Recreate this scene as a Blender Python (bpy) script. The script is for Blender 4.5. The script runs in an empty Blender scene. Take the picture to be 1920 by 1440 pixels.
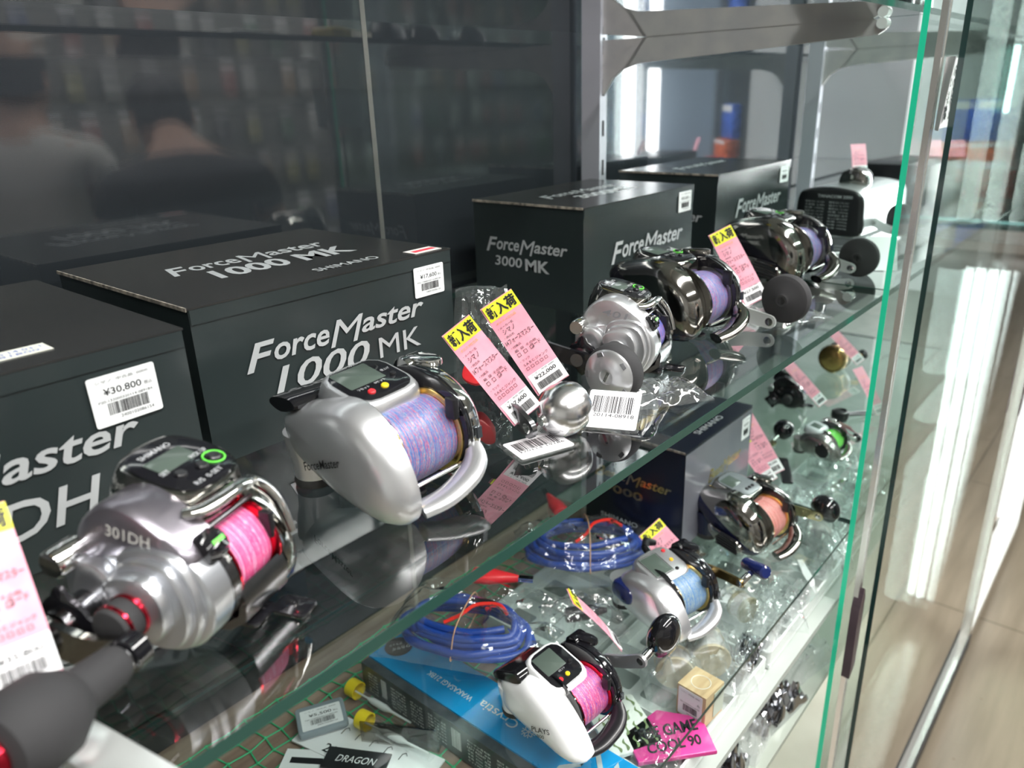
import bpy, bmesh, math, random
from mathutils import Matrix, Vector, noise
from math import sin, cos, pi, radians as R
scn = bpy.context.scene
COL = scn.collection
random.seed(7)
Z0 = 1.25                     # height of the middle glass shelf above the shop floor
LS, DK = -0.34, -0.43         # lower glass shelf and cabinet deck, relative to the middle shelf

# ---------------------------------------------------------------- camera
cd = bpy.data.cameras.new('camera'); cam = bpy.data.objects.new('camera', cd); COL.objects.link(cam)
cam.matrix_world = Matrix(((0.64891631, 0.28938823, -0.70367754, 0),
                           (-0.76018079, 0.20752762, -0.61567642, 0),
                           (-0.03213698, 0.93444462, 0.35465543, Z0 + 0.25),
                           (0, 0, 0, 1)))
cd.sensor_width = 36; cd.lens = 26.9; cd.clip_start = 0.01; cd.clip_end = 60
cd.dof.use_dof = True; cd.dof.focus_distance = 0.62; cd.dof.aperture_fstop = 7.0
scn.camera = cam

# ---------------------------------------------------------------- light and exposure
W = bpy.data.worlds.new('world'); scn.world = W; W.use_nodes = True
W.node_tree.nodes['Background'].inputs[0].default_value = (0.86, 0.93, 1.0, 1)
W.node_tree.nodes['Background'].inputs[1].default_value = 0.6
scn.view_settings.view_transform = 'Standard'; scn.view_settings.look = 'None'
scn.cycles.transparent_max_bounces = 40
scn.view_settings.gamma = 1; scn.view_settings.exposure = 0.32

def area(name, loc, rot, sx, sy, power, col=(1, 0.98, 0.95)):
    l = bpy.data.lights.new(name, 'AREA'); l.shape = 'RECTANGLE'; l.size = sx; l.size_y = sy
    l.energy = power; l.color = col
    o = bpy.data.objects.new(name, l); COL.objects.link(o); o.location = loc; o.rotation_euler = rot
    return o
# rows of ceiling fluorescents over the aisle
area('aisle_light', (1.2, -0.75, 3.3), (R(-10), 0, 0), 4.5, 0.3, 165)
area('aisle_light', (1.2, -2.6, 3.3), (0, 0, 0), 4.5, 0.3, 100)

# ---------------------------------------------------------------- materials
MATS = {}
def nt(m): return m.node_tree.nodes, m.node_tree.links
def mat(name, col, rough=0.5, metal=0.0, spec=0.5, coat=0.0, emit=None, es=0.0, sub=None, ior=1.5):
    if name in MATS: return MATS[name]
    m = bpy.data.materials.new(name); m.use_nodes = True
    b = m.node_tree.nodes['Principled BSDF']
    b.inputs['Base Color'].default_value = (*col, 1); b.inputs['Roughness'].default_value = rough
    b.inputs['Metallic'].default_value = metal; b.inputs['Specular IOR Level'].default_value = spec
    b.inputs['Coat Weight'].default_value = coat; b.inputs['Coat Roughness'].default_value = 0.06
    b.inputs['IOR'].default_value = ior
    if emit: b.inputs['Emission Color'].default_value = (*emit, 1); b.inputs['Emission Strength'].default_value = es
    MATS[name] = m
    return m
def coords(m, scale=(1, 1, 1), kind='Object'):
    n, l = nt(m)
    t = n.new('ShaderNodeTexCoord'); p = n.new('ShaderNodeMapping'); p.inputs['Scale'].default_value = scale
    l.new(t.outputs[kind], p.inputs['Vector']); return p.outputs['Vector']
def add_bump(m, scale=(200, 200, 200), strength=0.1, dist=0.001, detail=2.0):
    n, l = nt(m); v = coords(m, scale)
    t = n.new('ShaderNodeTexNoise'); t.inputs['Scale'].default_value = 1.0; t.inputs['Detail'].default_value = detail
    l.new(v, t.inputs['Vector']); b = n.new('ShaderNodeBump')
    b.inputs['Strength'].default_value = strength; b.inputs['Distance'].default_value = dist
    l.new(t.outputs['Fac'], b.inputs['Height'])
    for q in n:
        if 'Normal' in q.inputs and q.type in ('BSDF_PRINCIPLED', 'BSDF_GLOSSY'): l.new(b.outputs['Normal'], q.inputs['Normal'])
    return m
def mottled(name, c1, c2, scale, rough=0.5, metal=0.0, detail=3.0, lo=0.35, hi=0.65, bump=0.0, rr=None, spec=0.5):
    m = mat(name, c1, rough, metal, spec); n, l = nt(m); v = coords(m, scale)
    t = n.new('ShaderNodeTexNoise'); t.inputs['Scale'].default_value = 1.0; t.inputs['Detail'].default_value = detail
    l.new(v, t.inputs['Vector']); c = n.new('ShaderNodeValToRGB')
    c.color_ramp.elements[0].position = lo; c.color_ramp.elements[0].color = (*c1, 1)
    c.color_ramp.elements[1].position = hi; c.color_ramp.elements[1].color = (*c2, 1)
    l.new(t.outputs['Fac'], c.inputs['Fac']); l.new(c.outputs['Color'], n['Principled BSDF'].inputs['Base Color'])
    if bump:
        b = n.new('ShaderNodeBump'); b.inputs['Strength'].default_value = bump; b.inputs['Distance'].default_value = 0.0006
        l.new(t.outputs['Fac'], b.inputs['Height']); l.new(b.outputs['Normal'], n['Principled BSDF'].inputs['Normal'])
    return m
def line_mat(name, cols, scale=1500.0):
    """fishing line wound round a spool: fine rings of changing colour along local x"""
    m = mat(name, cols[0], 0.45, 0, 0.6); n, l = nt(m); v = coords(m, (scale, 9, 9))
    t = n.new('ShaderNodeTexNoise'); t.inputs['Scale'].default_value = 1.0; t.inputs['Detail'].default_value = 1.0
    sp = n.new('ShaderNodeTexNoise'); sp.inputs['Scale'].default_value = 1.0; l.new(coords(m, (scale * 1.3, 420, 420)), sp.inputs['Vector'])
    ad = n.new('ShaderNodeMath'); ad.operation = 'MULTIPLY_ADD'; ad.inputs[1].default_value = 0.55; l.new(sp.outputs['Fac'], ad.inputs[0])
    s5 = n.new('ShaderNodeMath'); s5.operation = 'SUBTRACT'; s5.inputs[1].default_value = 0.275; l.new(t.outputs['Fac'], s5.inputs[0]); l.new(s5.outputs[0], ad.inputs[2])
    l.new(v, t.inputs['Vector']); c = n.new('ShaderNodeValToRGB'); cr = c.color_ramp
    k = len(cols)
    while len(cr.elements) < k: cr.elements.new(0.5)
    for i, q in enumerate(cols):
        cr.elements[i].position = 0.30 + 0.40 * i / (k - 1); cr.elements[i].color = (*q, 1)
    l.new(ad.outputs[0], c.inputs['Fac']); l.new(c.outputs['Color'], n['Principled BSDF'].inputs['Base Color'])
    b = n.new('ShaderNodeBump'); b.inputs['Strength'].default_value = 0.7; b.inputs['Distance'].default_value = 0.0004
    l.new(t.outputs['Fac'], b.inputs['Height']); l.new(b.outputs['Normal'], n['Principled BSDF'].inputs['Normal'])
    return m
def clear(name, tint=(0.97, 1, 0.985), refl=1.9, ior=1.5, rough=0.0, haze=0.0, hazecol=(0.9, 0.93, 0.92), bump=None, gcol=(1, 1, 1)):
    """thin clear sheet: passes light straight through, mirrors by Fresnel on the side the light meets first"""
    if name in MATS: return MATS[name]
    m = bpy.data.materials.new(name); m.use_nodes = True; n, l = nt(m); n.clear()
    out = n.new('ShaderNodeOutputMaterial'); tr = n.new('ShaderNodeBsdfTransparent'); tr.inputs['Color'].default_value = (*tint, 1)
    gl = n.new('ShaderNodeBsdfGlossy'); gl.inputs['Roughness'].default_value = rough; gl.inputs['Color'].default_value = (*gcol, 1)
    fr = n.new('ShaderNodeFresnel'); fr.inputs['IOR'].default_value = ior
    geo = n.new('ShaderNodeNewGeometry'); inv = n.new('ShaderNodeMath'); inv.operation = 'SUBTRACT'; inv.inputs[0].default_value = 1.0
    l.new(geo.outputs['Backfacing'], inv.inputs[1])
    mu = n.new('ShaderNodeMath'); mu.operation = 'MULTIPLY'; l.new(fr.outputs['Fac'], mu.inputs[0]); l.new(inv.outputs[0], mu.inputs[1])
    m2 = n.new('ShaderNodeMath'); m2.operation = 'MULTIPLY'; m2.inputs[1].default_value = refl; m2.use_clamp = True; l.new(mu.outputs[0], m2.inputs[0])
    base = tr.outputs[0]
    if haze > 0:
        df = n.new('ShaderNodeBsdfDiffuse'); df.inputs['Color'].default_value = (*hazecol, 1)
        mh = n.new('ShaderNodeMixShader'); mh.inputs[0].default_value = haze
        l.new(tr.outputs[0], mh.inputs[1]); l.new(df.outputs[0], mh.inputs[2]); base = mh.outputs[0]
    mx = n.new('ShaderNodeMixShader'); l.new(m2.outputs[0], mx.inputs[0]); l.new(base, mx.inputs[1]); l.new(gl.outputs[0], mx.inputs[2])
    l.new(mx.outputs[0], out.inputs[0]); MATS[name] = m
    if bump:
        add_bump(m, (bump[0],) * 3, bump[1], bump[2])
        for q in n:
            if q.type == 'BUMP': l.new(q.outputs['Normal'], fr.inputs['Normal'])
    return m

# ---------------------------------------------------------------- mesh builder
def catmull(P, n=5, closed=True):
    out = []; k = len(P); rng = range(k) if closed else range(k - 1)
    for i in rng:
        g = (lambda j: P[j % k]) if closed else (lambda j: P[min(max(j, 0), k - 1)])
        a, b, c, d = g(i - 1), g(i), g(i + 1), g(i + 2)
        for s in range(n):
            t = s / n
            out.append(tuple(0.5 * ((2 * b[q]) + (-a[q] + c[q]) * t + (2 * a[q] - 5 * b[q] + 4 * c[q] - d[q]) * t * t + (-a[q] + 3 * b[q] - 3 * c[q] + d[q]) * t ** 3) for q in range(len(b))))
    if not closed: out.append(tuple(P[-1]))
    return out
def rrect(w, h, r, n=5):
    o = []
    for cx, cy, a0 in ((w / 2 - r, h / 2 - r, 0), (-w / 2 + r, h / 2 - r, 90), (-w / 2 + r, -h / 2 + r, 180), (w / 2 - r, -h / 2 + r, 270)):
        for i in range(n + 1):
            a = R(a0 + 90 * i / n); o.append((cx + r * cos(a), cy + r * sin(a)))
    return o
def circ(r, n=32, ry=None): return [(r * cos(2 * pi * i / n), (ry or r) * sin(2 * pi * i / n)) for i in range(n)]
I4 = Matrix.Identity(4)
def frame(o, u, v):
    """matrix whose local x is u, local y is v, local z the normal"""
    u = Vector(u).normalized(); v = Vector(v); v = (v - v.dot(u) * u).normalized(); w = u.cross(v)
    return Matrix(((u.x, v.x, w.x, o[0]), (u.y, v.y, w.y, o[1]), (u.z, v.z, w.z, o[2]), (0, 0, 0, 1)))
def T(x, y, z): return Matrix.Translation((x, y, z))
def RX(a): return Matrix.Rotation(R(a), 4, 'X')
def RY(a): return Matrix.Rotation(R(a), 4, 'Y')
def RZ(a): return Matrix.Rotation(R(a), 4, 'Z')
XAX = Matrix(((0, 0, 1, 0), (1, 0, 0, 0), (0, 1, 0, 0), (0, 0, 0, 1)))   # local z -> x, local x -> y, local y -> z
TXT = {}
def text_geo(s, bold=0.0, shear=0.0):
    key = (s, bold, shear)
    if key not in TXT:
        c = bpy.data.curves.new('t', 'FONT'); c.body = s; c.offset = bold; c.shear = shear; c.resolution_u = 3
        o = bpy.data.objects.new('t', c); COL.objects.link(o); dg = bpy.context.evaluated_depsgraph_get(); dg.update()
        me = bpy.data.meshes.new_from_object(o.evaluated_get(dg))
        vs = [tuple(v.co[:2]) for v in me.vertices]; fs = [tuple(p.vertices) for p in me.polygons]
        bpy.data.objects.remove(o); bpy.data.curves.remove(c); bpy.data.meshes.remove(me)
        if vs:
            x0 = min(v[0] for v in vs); x1 = max(v[0] for v in vs); y0 = min(v[1] for v in vs); y1 = max(v[1] for v in vs)
            vs = [((v[0] - x0) / max(x1 - x0, 1e-6), (v[1] - y0) / max(y1 - y0, 1e-6)) for v in vs]
            TXT[key] = (vs, fs, (x1 - x0) / max(y1 - y0, 1e-6))
        else: TXT[key] = ([], [], 1)
    return TXT[key]
class MB:
    def __init__(s, M=I4, k=1.0): s.b = bmesh.new(); s.M = M; s.k = k
    def vf(s, V, F, M=I4):
        X = s.M @ M if s.k == 1.0 else s.M @ Matrix.Scale(s.k, 4) @ M
        vs = [s.b.verts.new(X @ Vector(v)) for v in V]
        for f in F:
            try: s.b.faces.new([vs[i] for i in f])
            except ValueError: pass
        return s
    def box(s, x0, x1, y0, y1, z0, z1, M=I4, r=0.0):
        if r > 0:
            return s.prism(rrect(x1 - x0, y1 - y0, min(r, (x1 - x0) / 2.01, (y1 - y0) / 2.01), 4), z0, z1, M @ T((x0 + x1) / 2, (y0 + y1) / 2, 0), ch=min(r * 0.4, (z1 - z0) * 0.3))
        V = [(x, y, z) for z in (z0, z1) for y in (y0, y1) for x in (x0, x1)]
        return s.vf(V, [(0, 2, 3, 1), (4, 5, 7, 6), (0, 1, 5, 4), (2, 6, 7, 3), (0, 4, 6, 2), (1, 3, 7, 5)], M)
    def rings(s, rings, M=I4, cap0=True, cap1=True, closed=True):
        n = len(rings[0]); V = [p for r in rings for p in r]; F = []
        for i in range(len(rings) - 1):
            for j in range(n if closed else n - 1):
                a, b = i * n + j, i * n + (j + 1) % n
                F.append((a, b, b + n, a + n))
        if cap0: F.append(tuple(range(n - 1, -1, -1)))
        if cap1: F.append(tuple((len(rings) - 1) * n + j for j in range(n)))
        return s.vf(V, F, M)
    def prism(s, out, z0, z1, M=I4, ch=0.0, cx=None):
        if cx is None: cx = (sum(p[0] for p in out) / len(out), sum(p[1] for p in out) / len(out))
        def sc(d):
            res = []
            for p in out:
                v = Vector((p[0] - cx[0], p[1] - cx[1])); L = v.length or 1
                v = v * max(0, (L - d) / L); res.append((cx[0] + v.x, cx[1] + v.y))
            return res
        if ch > 0:
            L = [(sc(ch), z0), (out, z0 + ch), (out, z1 - ch), (sc(ch * 0.3), z1 - ch * 0.3), (sc(ch), z1)]
        else: L = [(out, z0), (out, z1)]
        return s.rings([[(p[0], p[1], z) for p in o] for o, z in L], M)
    def loft(s, out, layers, M=I4, c=None, cap0=True, cap1=True):
        """layers: (z, scale) or (z, scale, du, dv); scaled about the centre c"""
        if c is None: c = (sum(p[0] for p in out) / len(out), sum(p[1] for p in out) / len(out))
        rg = []
        for L in layers:
            z, k = L[0], L[1]; du, dv = (L[2], L[3]) if len(L) > 2 else (0, 0)
            rg.append([(c[0] + (p[0] - c[0]) * k + du, c[1] + (p[1] - c[1]) * k + dv, z) for p in out])
        return s.rings(rg, M, cap0, cap1)
    def lathe(s, prof, M=I4, n=40, cap0=True, cap1=True):
        return s.rings([[(r * cos(2 * pi * j / n), r * sin(2 * pi * j / n), z) for j in range(n)] for r, z in prof], M, cap0, cap1)
    def tube(s, pts, rad, n=10, M=I4, closed=False, ry=None, sub=0):
        if sub: pts = catmull(pts, sub, closed)
        k = len(pts); rads = rad if isinstance(rad, (list, tuple)) else None
        P = [Vector(p) for p in pts]; up = None; rg = []
        for i in range(k):
            a = P[(i - 1) % k] if (closed or i) else P[0]; b = P[(i + 1) % k] if (closed or i < k - 1) else P[-1]
            t = (b - a).normalized() if (b - a).length > 1e-9 else Vector((0, 0, 1))
            if up is None:
                up = Vector((0, 0, 1)) if abs(t.z) < 0.9 else Vector((0, 1, 0))
            up = (up - up.dot(t) * t).normalized(); sd = t.cross(up)
            if rads:
                f = i / (k - 1) * (len(rads) - 1); q = int(min(f, len(rads) - 2)); r = rads[q] + (rads[q + 1] - rads[q]) * (f - q)
            else: r = rad
            q = r * (ry or 1.0)
            rg.append([tuple(P[i] + sd * (r * cos(2 * pi * j / n)) + up * (q * sin(2 * pi * j / n))) for j in range(n)])
        if closed: rg.append(rg[0])
        return s.rings(rg, M, not closed, not closed)
    def ball(s, c, r, M=I4, n=20, sq=(1, 1, 1)):
        m = n // 2
        return s.rings([[(c[0] + sq[0] * r * sin(pi * i / m) * cos(2 * pi * j / n), c[1] + sq[1] * r * sin(pi * i / m) * sin(2 * pi * j / n), c[2] - sq[2] * r * cos(pi * i / m)) for j in range(n)] for i in [0.02] + list(range(1, m)) + [m - 0.02]], M)
    def text(s, t, M=I4, w=None, h=None, bold=0.0, shear=0.0, mir=False):
        V, F, asp = text_geo(t, bold, shear)
        if w is None: w = h * asp
        if h is None: h = w / asp
        return s.vf([((v[0] - 0.5) * w * (-1 if mir else 1), (v[1] - 0.5) * h, 0) for v in V], F, M)
    def bars(s, w, h, M=I4, seed=1, n=30):
        rr = random.Random(seed); x = -w / 2; u = w / (n * 2.1)
        while x < w / 2 - u:
            a = u * rr.choice((0.5, 0.8, 1, 1.6)); s.box(x, min(x + a, w / 2), -h / 2, h / 2, 0, 0.0001, M); x += a + u * rr.choice((0.7, 1, 1.5))
        return s
    def build(s, name, m, parent=None, loc=(0, 0, 0), rot=(0, 0, 0), ang=38, smooth=True, label=None):
        me = bpy.data.meshes.new(name); bmesh.ops.recalc_face_normals(s.b, faces=s.b.faces)
        ca = R(ang)
        for f in s.b.faces: f.smooth = smooth
        if smooth:
            for e in s.b.edges:
                if len(e.link_faces) == 2 and e.calc_face_angle(0) > ca: e.smooth = False
        s.b.to_mesh(me); s.b.free()
        o = bpy.data.objects.new(name, me); COL.objects.link(o); o.location = loc; o.rotation_euler = rot
        if m: me.materials.append(m)
        if parent: o.parent = parent
        if label: o['label'] = label
        return o
    def flat(s, name, m, parent=None, **k):
        """for printing: keep the face winding as laid out"""
        me = bpy.data.meshes.new(name); s.b.to_mesh(me); s.b.free()
        o = bpy.data.objects.new(name, me); COL.objects.link(o); me.materials.append(m)
        if parent: o.parent = parent
        if 'label' in k: o['label'] = k['label']
        return o
def tag(o, label, cat, group=None, kind=None):
    if label: o['label'] = label
    if cat: o['category'] = cat
    if group: o['group'] = group
    if kind: o['kind'] = kind
    return o
def thing(name, label, cat, loc=(0, 0, 0), rz=0.0, group=None, M=None):
    o = bpy.data.objects.new(name, None); COL.objects.link(o); o.empty_display_size = 0.02
    if M is not None: o.matrix_world = M
    else: o.location = loc; o.rotation_euler = (0, 0, R(rz))
    return tag(o, label, cat, group)
def struct(o): o['kind'] = 'structure'; return o
def copy_tree(o, parent=None):
    c = o.copy(); COL.objects.link(c); c.parent = parent
    for ch in list(o.children): copy_tree(ch, c)
    return c

SILVER = mat('satin silver paint', (0.70, 0.71, 0.73), 0.30, 0.8, coat=0.5)
ALU = add_bump(mat('brushed aluminium', (0.80, 0.80, 0.81), 0.22, 1.0), (40, 3000, 40), 0.05, 0.0004)
CHROME = mat('polished chrome', (0.78, 0.78, 0.76), 0.07, 1.0)
SMOKE = mat('smoked chrome', (0.34, 0.33, 0.31), 0.09, 1.0)
FROST = mat('frosted aluminium', (0.86, 0.90, 0.88), 0.3, 0.7)
GUN = mat('gunmetal', (0.22, 0.22, 0.23), 0.2, 1.0)
BLK = mat('black plastic', (0.012, 0.012, 0.014), 0.28)
BLKG = mat('gloss black plastic', (0.008, 0.008, 0.010), 0.08, coat=0.5)
EVA = add_bump(mat('black foam rubber', (0.036, 0.036, 0.038), 0.75, 0, 0.3), (2500,) * 3, 0.25, 0.0004)
RUB = mat('soft rubber', (0.02, 0.02, 0.02), 0.55)
LCD = mat('lcd glass', (0.075, 0.10, 0.085), 0.15)
WHITE = mat('white plastic', (0.83, 0.84, 0.85), 0.25, coat=0.5)
PAPER = mat('white label paper', (0.86, 0.86, 0.88), 0.5)
PINK = mottled('pink card', (0.86, 0.34, 0.44), (0.90, 0.42, 0.52), (60, 60, 60), 0.55)
YEL = mat('yellow sticker', (0.85, 0.85, 0.04), 0.5)
INK = mat('black ink', (0.012, 0.012, 0.015), 0.5)
GREYINK = mat('grey ink', (0.25, 0.25, 0.27), 0.5)
REDINK = mat('red ink', (0.75, 0.05, 0.08), 0.5)
GOLD = mat('gold metal', (0.82, 0.58, 0.22), 0.18, 1.0)
PALEGOLD = mat('pale gold metal', (0.74, 0.66, 0.38), 0.2, 1.0)
RED = mat('red plastic', (0.75, 0.03, 0.04), 0.3)
YELB = mat('yellow plastic', (0.90, 0.68, 0.02), 0.3)
REDM = mat('red anodised metal', (0.70, 0.03, 0.06), 0.18, 1.0)
GREENP = mat('green print', (0.15, 0.75, 0.08), 0.4)
GREYP = mat('silver grey print', (0.56, 0.57, 0.59), 0.35, 0.3)
NAVY = mat('navy plastic', (0.012, 0.02, 0.10), 0.12, coat=0.6)
BRONZE = mat('bronze metal', (0.60, 0.38, 0.14), 0.25, 1.0)
BAG = clear('clear plastic film', (0.97, 0.98, 0.98), refl=1.4, rough=0.05, haze=0.025, bump=(90, 0.45, 0.003))
BAGH = clear('milky plastic film', (0.93, 0.94, 0.94), refl=1.5, rough=0.07, haze=0.14, bump=(110, 0.5, 0.003))
TRAYM = clear('frosted tray plastic', (0.92, 0.95, 0.94), refl=1.3, rough=0.15, haze=0.85, hazecol=(0.72, 0.76, 0.74))
# ---------------------------------------------------------------- the showcase and the shop (setting)
GLASS = clear('shelf glass', (0.94, 0.97, 0.96), refl=1.9)
PANE = clear('door glass', (0.93, 0.985, 0.965), refl=1.9)
GEDGE = mat('green glass edge', (0.022, 0.065, 0.052), 0.12, ior=1.5)
DEDGE = mat('dark glass edge', (0.012, 0.035, 0.033), 0.12, ior=1.5)
GLOW_EDGE = mat('bright green glass edge', (0.02, 0.42, 0.25), 0.15, emit=(0.0, 0.55, 0.30), es=0.25)  # brightness of the cut edge is put in as emission
POSTM = mat('grey painted steel', (0.50, 0.50, 0.56), 0.38, 0.3)
BRKM = mottled('grey bracket steel', (0.46, 0.45, 0.46), (0.54, 0.52, 0.51), (25, 25, 25), 0.36, 0.25)
RAIL = mat('chrome rail', (0.80, 0.79, 0.76), 0.24, 0.9)

def slab(name, x0, x1, y0, y1, z0, z1, edge, edges='f', label=None, cat='shelf', group=None):
    """a glass sheet (thing) with its cut edge as a part"""
    cx, cy = (x0 + x1) / 2, (y0 + y1) / 2
    t = thing(name, label, cat, (cx, cy, Z0 + z0), group=group)
    m = MB(T(-cx, -cy, -z0)); m.box(x0, x1, y0, y1, z0, z1); m.build('glass_sheet', GLASS, t)
    e = MB(T(-cx, -cy, -z0)); d = 0.0006
    e.box(x0, x1, y0 - d, y0 - d / 3, z0, z1); e.box(x0, x1, y1 + d / 3, y1 + d, z0, z1)
    e.box(x0 - d, x0 - d / 3, y0, y1, z0, z1); e.box(x1 + d / 3, x1 + d, y0, y1, z0, z1)
    e.build('cut_edge', edge, t)
    return t
slab('glass_shelf', -0.70, 1.030, 0.26, 0.725, -0.0075, 0.0, GEDGE, label='middle clear glass shelf of the near bay carrying the four dark boxes', cat='shelf')
slab('glass_shelf', 1.036, 1.940, 0.26, 0.695, -0.0075, 0.0, GEDGE, label='middle glass shelf of the second bay under the big silver and black reel', cat='shelf')
slab('glass_shelf', 1.946, 2.85, 0.26, 0.695, -0.0075, 0.0, GEDGE, label='middle glass shelf of the farthest bay holding blue and red packets', cat='shelf')
slab('glass_shelf', -0.70, 1.030, 0.26, 0.625, 0.3190, 0.3255, GEDGE, label='upper glass shelf of the near bay crossing the top left corner', cat='shelf')
slab('glass_shelf', 1.036, 1.940, 0.26, 0.625, 0.3190, 0.3255, GEDGE, label='upper glass shelf of the second bay resting on the first grey bracket', cat='shelf')
slab('glass_shelf', 1.946, 2.85, 0.26, 0.625, 0.3190, 0.3255, GEDGE, label='upper glass shelf of the farthest bay at the top right', cat='shelf')
slab('glass_shelf', -0.70, 1.030, 0.26, 0.69, LS - 0.004, LS, DEDGE, label='lower glass shelf under the white and silver reels with its thin dark front edge', cat='shelf')
slab('glass_shelf', 1.036, 1.940, 0.26, 0.69, LS - 0.004, LS, DEDGE, label='lower glass shelf of the second bay under the small reels', cat='shelf')

# posts with slots
def post(x, label):
    t = thing('slotted_post', label, 'post', (x + 0.009, 0.717, 0.0), group='slotted uprights')
    m = MB(); m.box(-0.009, 0.009, -0.017, 0.017, 0.05, 2.45); m.build('post_body', POSTM, t)
    s = MB()
    for i in range(38):
        z = 0.10 + i * 0.058
        s.box(-0.0028, 0.0028, -0.0175, -0.0172, z, z + 0.023)
    s.build('slot_row', mat('dark slot', (0.03, 0.03, 0.035), 0.6), t)
    return t
post(1.024, 'pale grey slotted upright behind the dark box in the middle')
post(1.935, 'pale grey slotted upright behind the silver reel with the text plate')
post(0.114, 'pale grey slotted upright left of the picture')

# brackets
def bracket(x, z, label, flip=False):
    t = thing('shelf_bracket', label, 'bracket', (x, 0.70, Z0 + z), group='cantilever shelf brackets')
    up = [(0.006, 0.062), (-0.38, 0.062), (-0.394, 0.055), (-0.396, 0.049), (-0.388, 0.044), (-0.25, 0.037), (-0.10, 0.030), (-0.06, 0.028), (-0.035, 0.021), (-0.018, 0.010), (-0.004, -0.010), (0.006, -0.020)]
    up = [(a, b - 0.001) for a, b in up]
    m = MB(); m.prism(up, -0.0025, 0.0025, XAX); m.build('bracket_arm', BRKM, t, smooth=False)
    c = MB(); c.lathe([(0.0, 0), (0.006, 0), (0.0065, 0.001), (0.0065, 0.013), (0.005, 0.014), (0.0, 0.014)], T(-0.007, -0.392, 0.055) @ RY(90)); c.build('end_cap', WHITE, t)
    return t
bracket(1.033, 0.258, 'grey curved steel bracket from the middle upright holding the upper glass')
bracket(1.943, 0.258, 'grey curved steel bracket from the farther upright holding the upper glass')
bracket(1.033, -0.069, 'grey steel bracket under the middle glass shelf')
bracket(1.943, -0.069, 'grey steel bracket under the second bay of the middle shelf')

# back panels: dark gloss sheets, faintly ribbed
def panel_mat():
    m = mat('dark mirror panel', (0.020, 0.023, 0.027), 0.03, 0, 0.5, ior=1.62)
    n, l = nt(m); v = coords(m, (8, 8, 330))
    w = n.new('ShaderNodeTexWave'); w.wave_type = 'BANDS'; w.bands_direction = 'Z'; w.inputs['Scale'].default_value = 1.0; w.inputs['Distortion'].default_value = 0.3
    l.new(v, w.inputs['Vector']); b = n.new('ShaderNodeBump'); b.inputs['Strength'].default_value = 0.004; b.inputs['Distance'].default_value = 0.001
    l.new(w.outputs['Fac'], b.inputs['Height'])
    g = n.new('ShaderNodeBsdfGlossy'); g.inputs['Roughness'].default_value = 0.22; g.inputs['Color'].default_value = (0.55, 0.66, 0.78, 1)
    mx = n.new('ShaderNodeMixShader'); mx.inputs[0].default_value = 0.03
    l.new(b.outputs['Normal'], n['Principled BSDF'].inputs['Normal'])
    l.new(n['Principled BSDF'].outputs[0], mx.inputs[1]); l.new(g.outputs[0], mx.inputs[2])
    l.new(mx.outputs[0], n['Material Output'].inputs[0]); return m
PM = panel_mat()
for x0, x1 in ((-1.2, 0.6145), (0.6205, 1.9), (1.904, 2.86)):
    m = MB(); m.box(x0, x1, 0.745, 0.755, 0.05, 2.45); struct(m.build('wall_back', PM))
m = MB()
for i in range(4): m.lathe([(0.0006, 0.78), (0.0006, 2.45)], T(0.6150 + i * 0.0017, 0.7445, 0), n=6)
struct(m.build('trim_1', mat('seam strip', (0.45, 0.45, 0.43), 0.3, 0.8)))

# deck, base, floor, shop
DECK = mottled('brown fibreboard', (0.20, 0.125, 0.095), (0.32, 0.22, 0.17), (9, 60, 20), 0.65)
m = MB(); m.box(-1.2, 0.96, 0.252, 0.745, Z0 + DK - 0.007, Z0 + DK); struct(m.build('trim_2', DECK))
m = MB(); m.box(0.515, 0.96, 0.2515, 0.438, Z0 + DK - 0.0065, Z0 + DK + 0.003); struct(m.build('trim_9', mat('white board liner', (0.38, 0.42, 0.39), 0.4)))
m = MB(); m.box(0.96, 2.86, 0.252, 0.745, Z0 + DK - 0.007, Z0 + DK); struct(m.build('trim_3', mottled('pale cabinet board', (0.24, 0.27, 0.245), (0.30, 0.33, 0.30), (20, 20, 20), 0.4)))
m = MB(); m.box(-1.2, 2.86, 0.252, 0.712, Z0 - 0.568, Z0 - 0.56); struct(m.build('trim_10', mat('pale green base board', (0.34, 0.38, 0.33), 0.3)))
m = MB(); m.box(-1.2, 2.10, 0.1915, 0.1945, 0.035, 0.072); struct(m.build('trim_11', mat('dark rail groove', (0.03, 0.03, 0.03), 0.5)))  # dark strip laid on the rail, drawn for its groove
m = MB(); m.box(-1.2, 2.86, 0.26, 0.745, 0.03, 0.06); m.box(-1.2, 2.86, 0.715, 0.735, 0.06, Z0 + DK - 0.021)
struct(m.build('trim_4', mottled('beige cabinet lining', (0.48, 0.43, 0.37), (0.54, 0.49, 0.43), (8, 8, 8), 0.5)))
m = MB(); m.box(2.86, 2.875, 0.20, 0.755, 0.03, 2.45); struct(m.build('wall_right', mat('pale end panel', (0.80, 0.84, 0.85), 0.35)))
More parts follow.
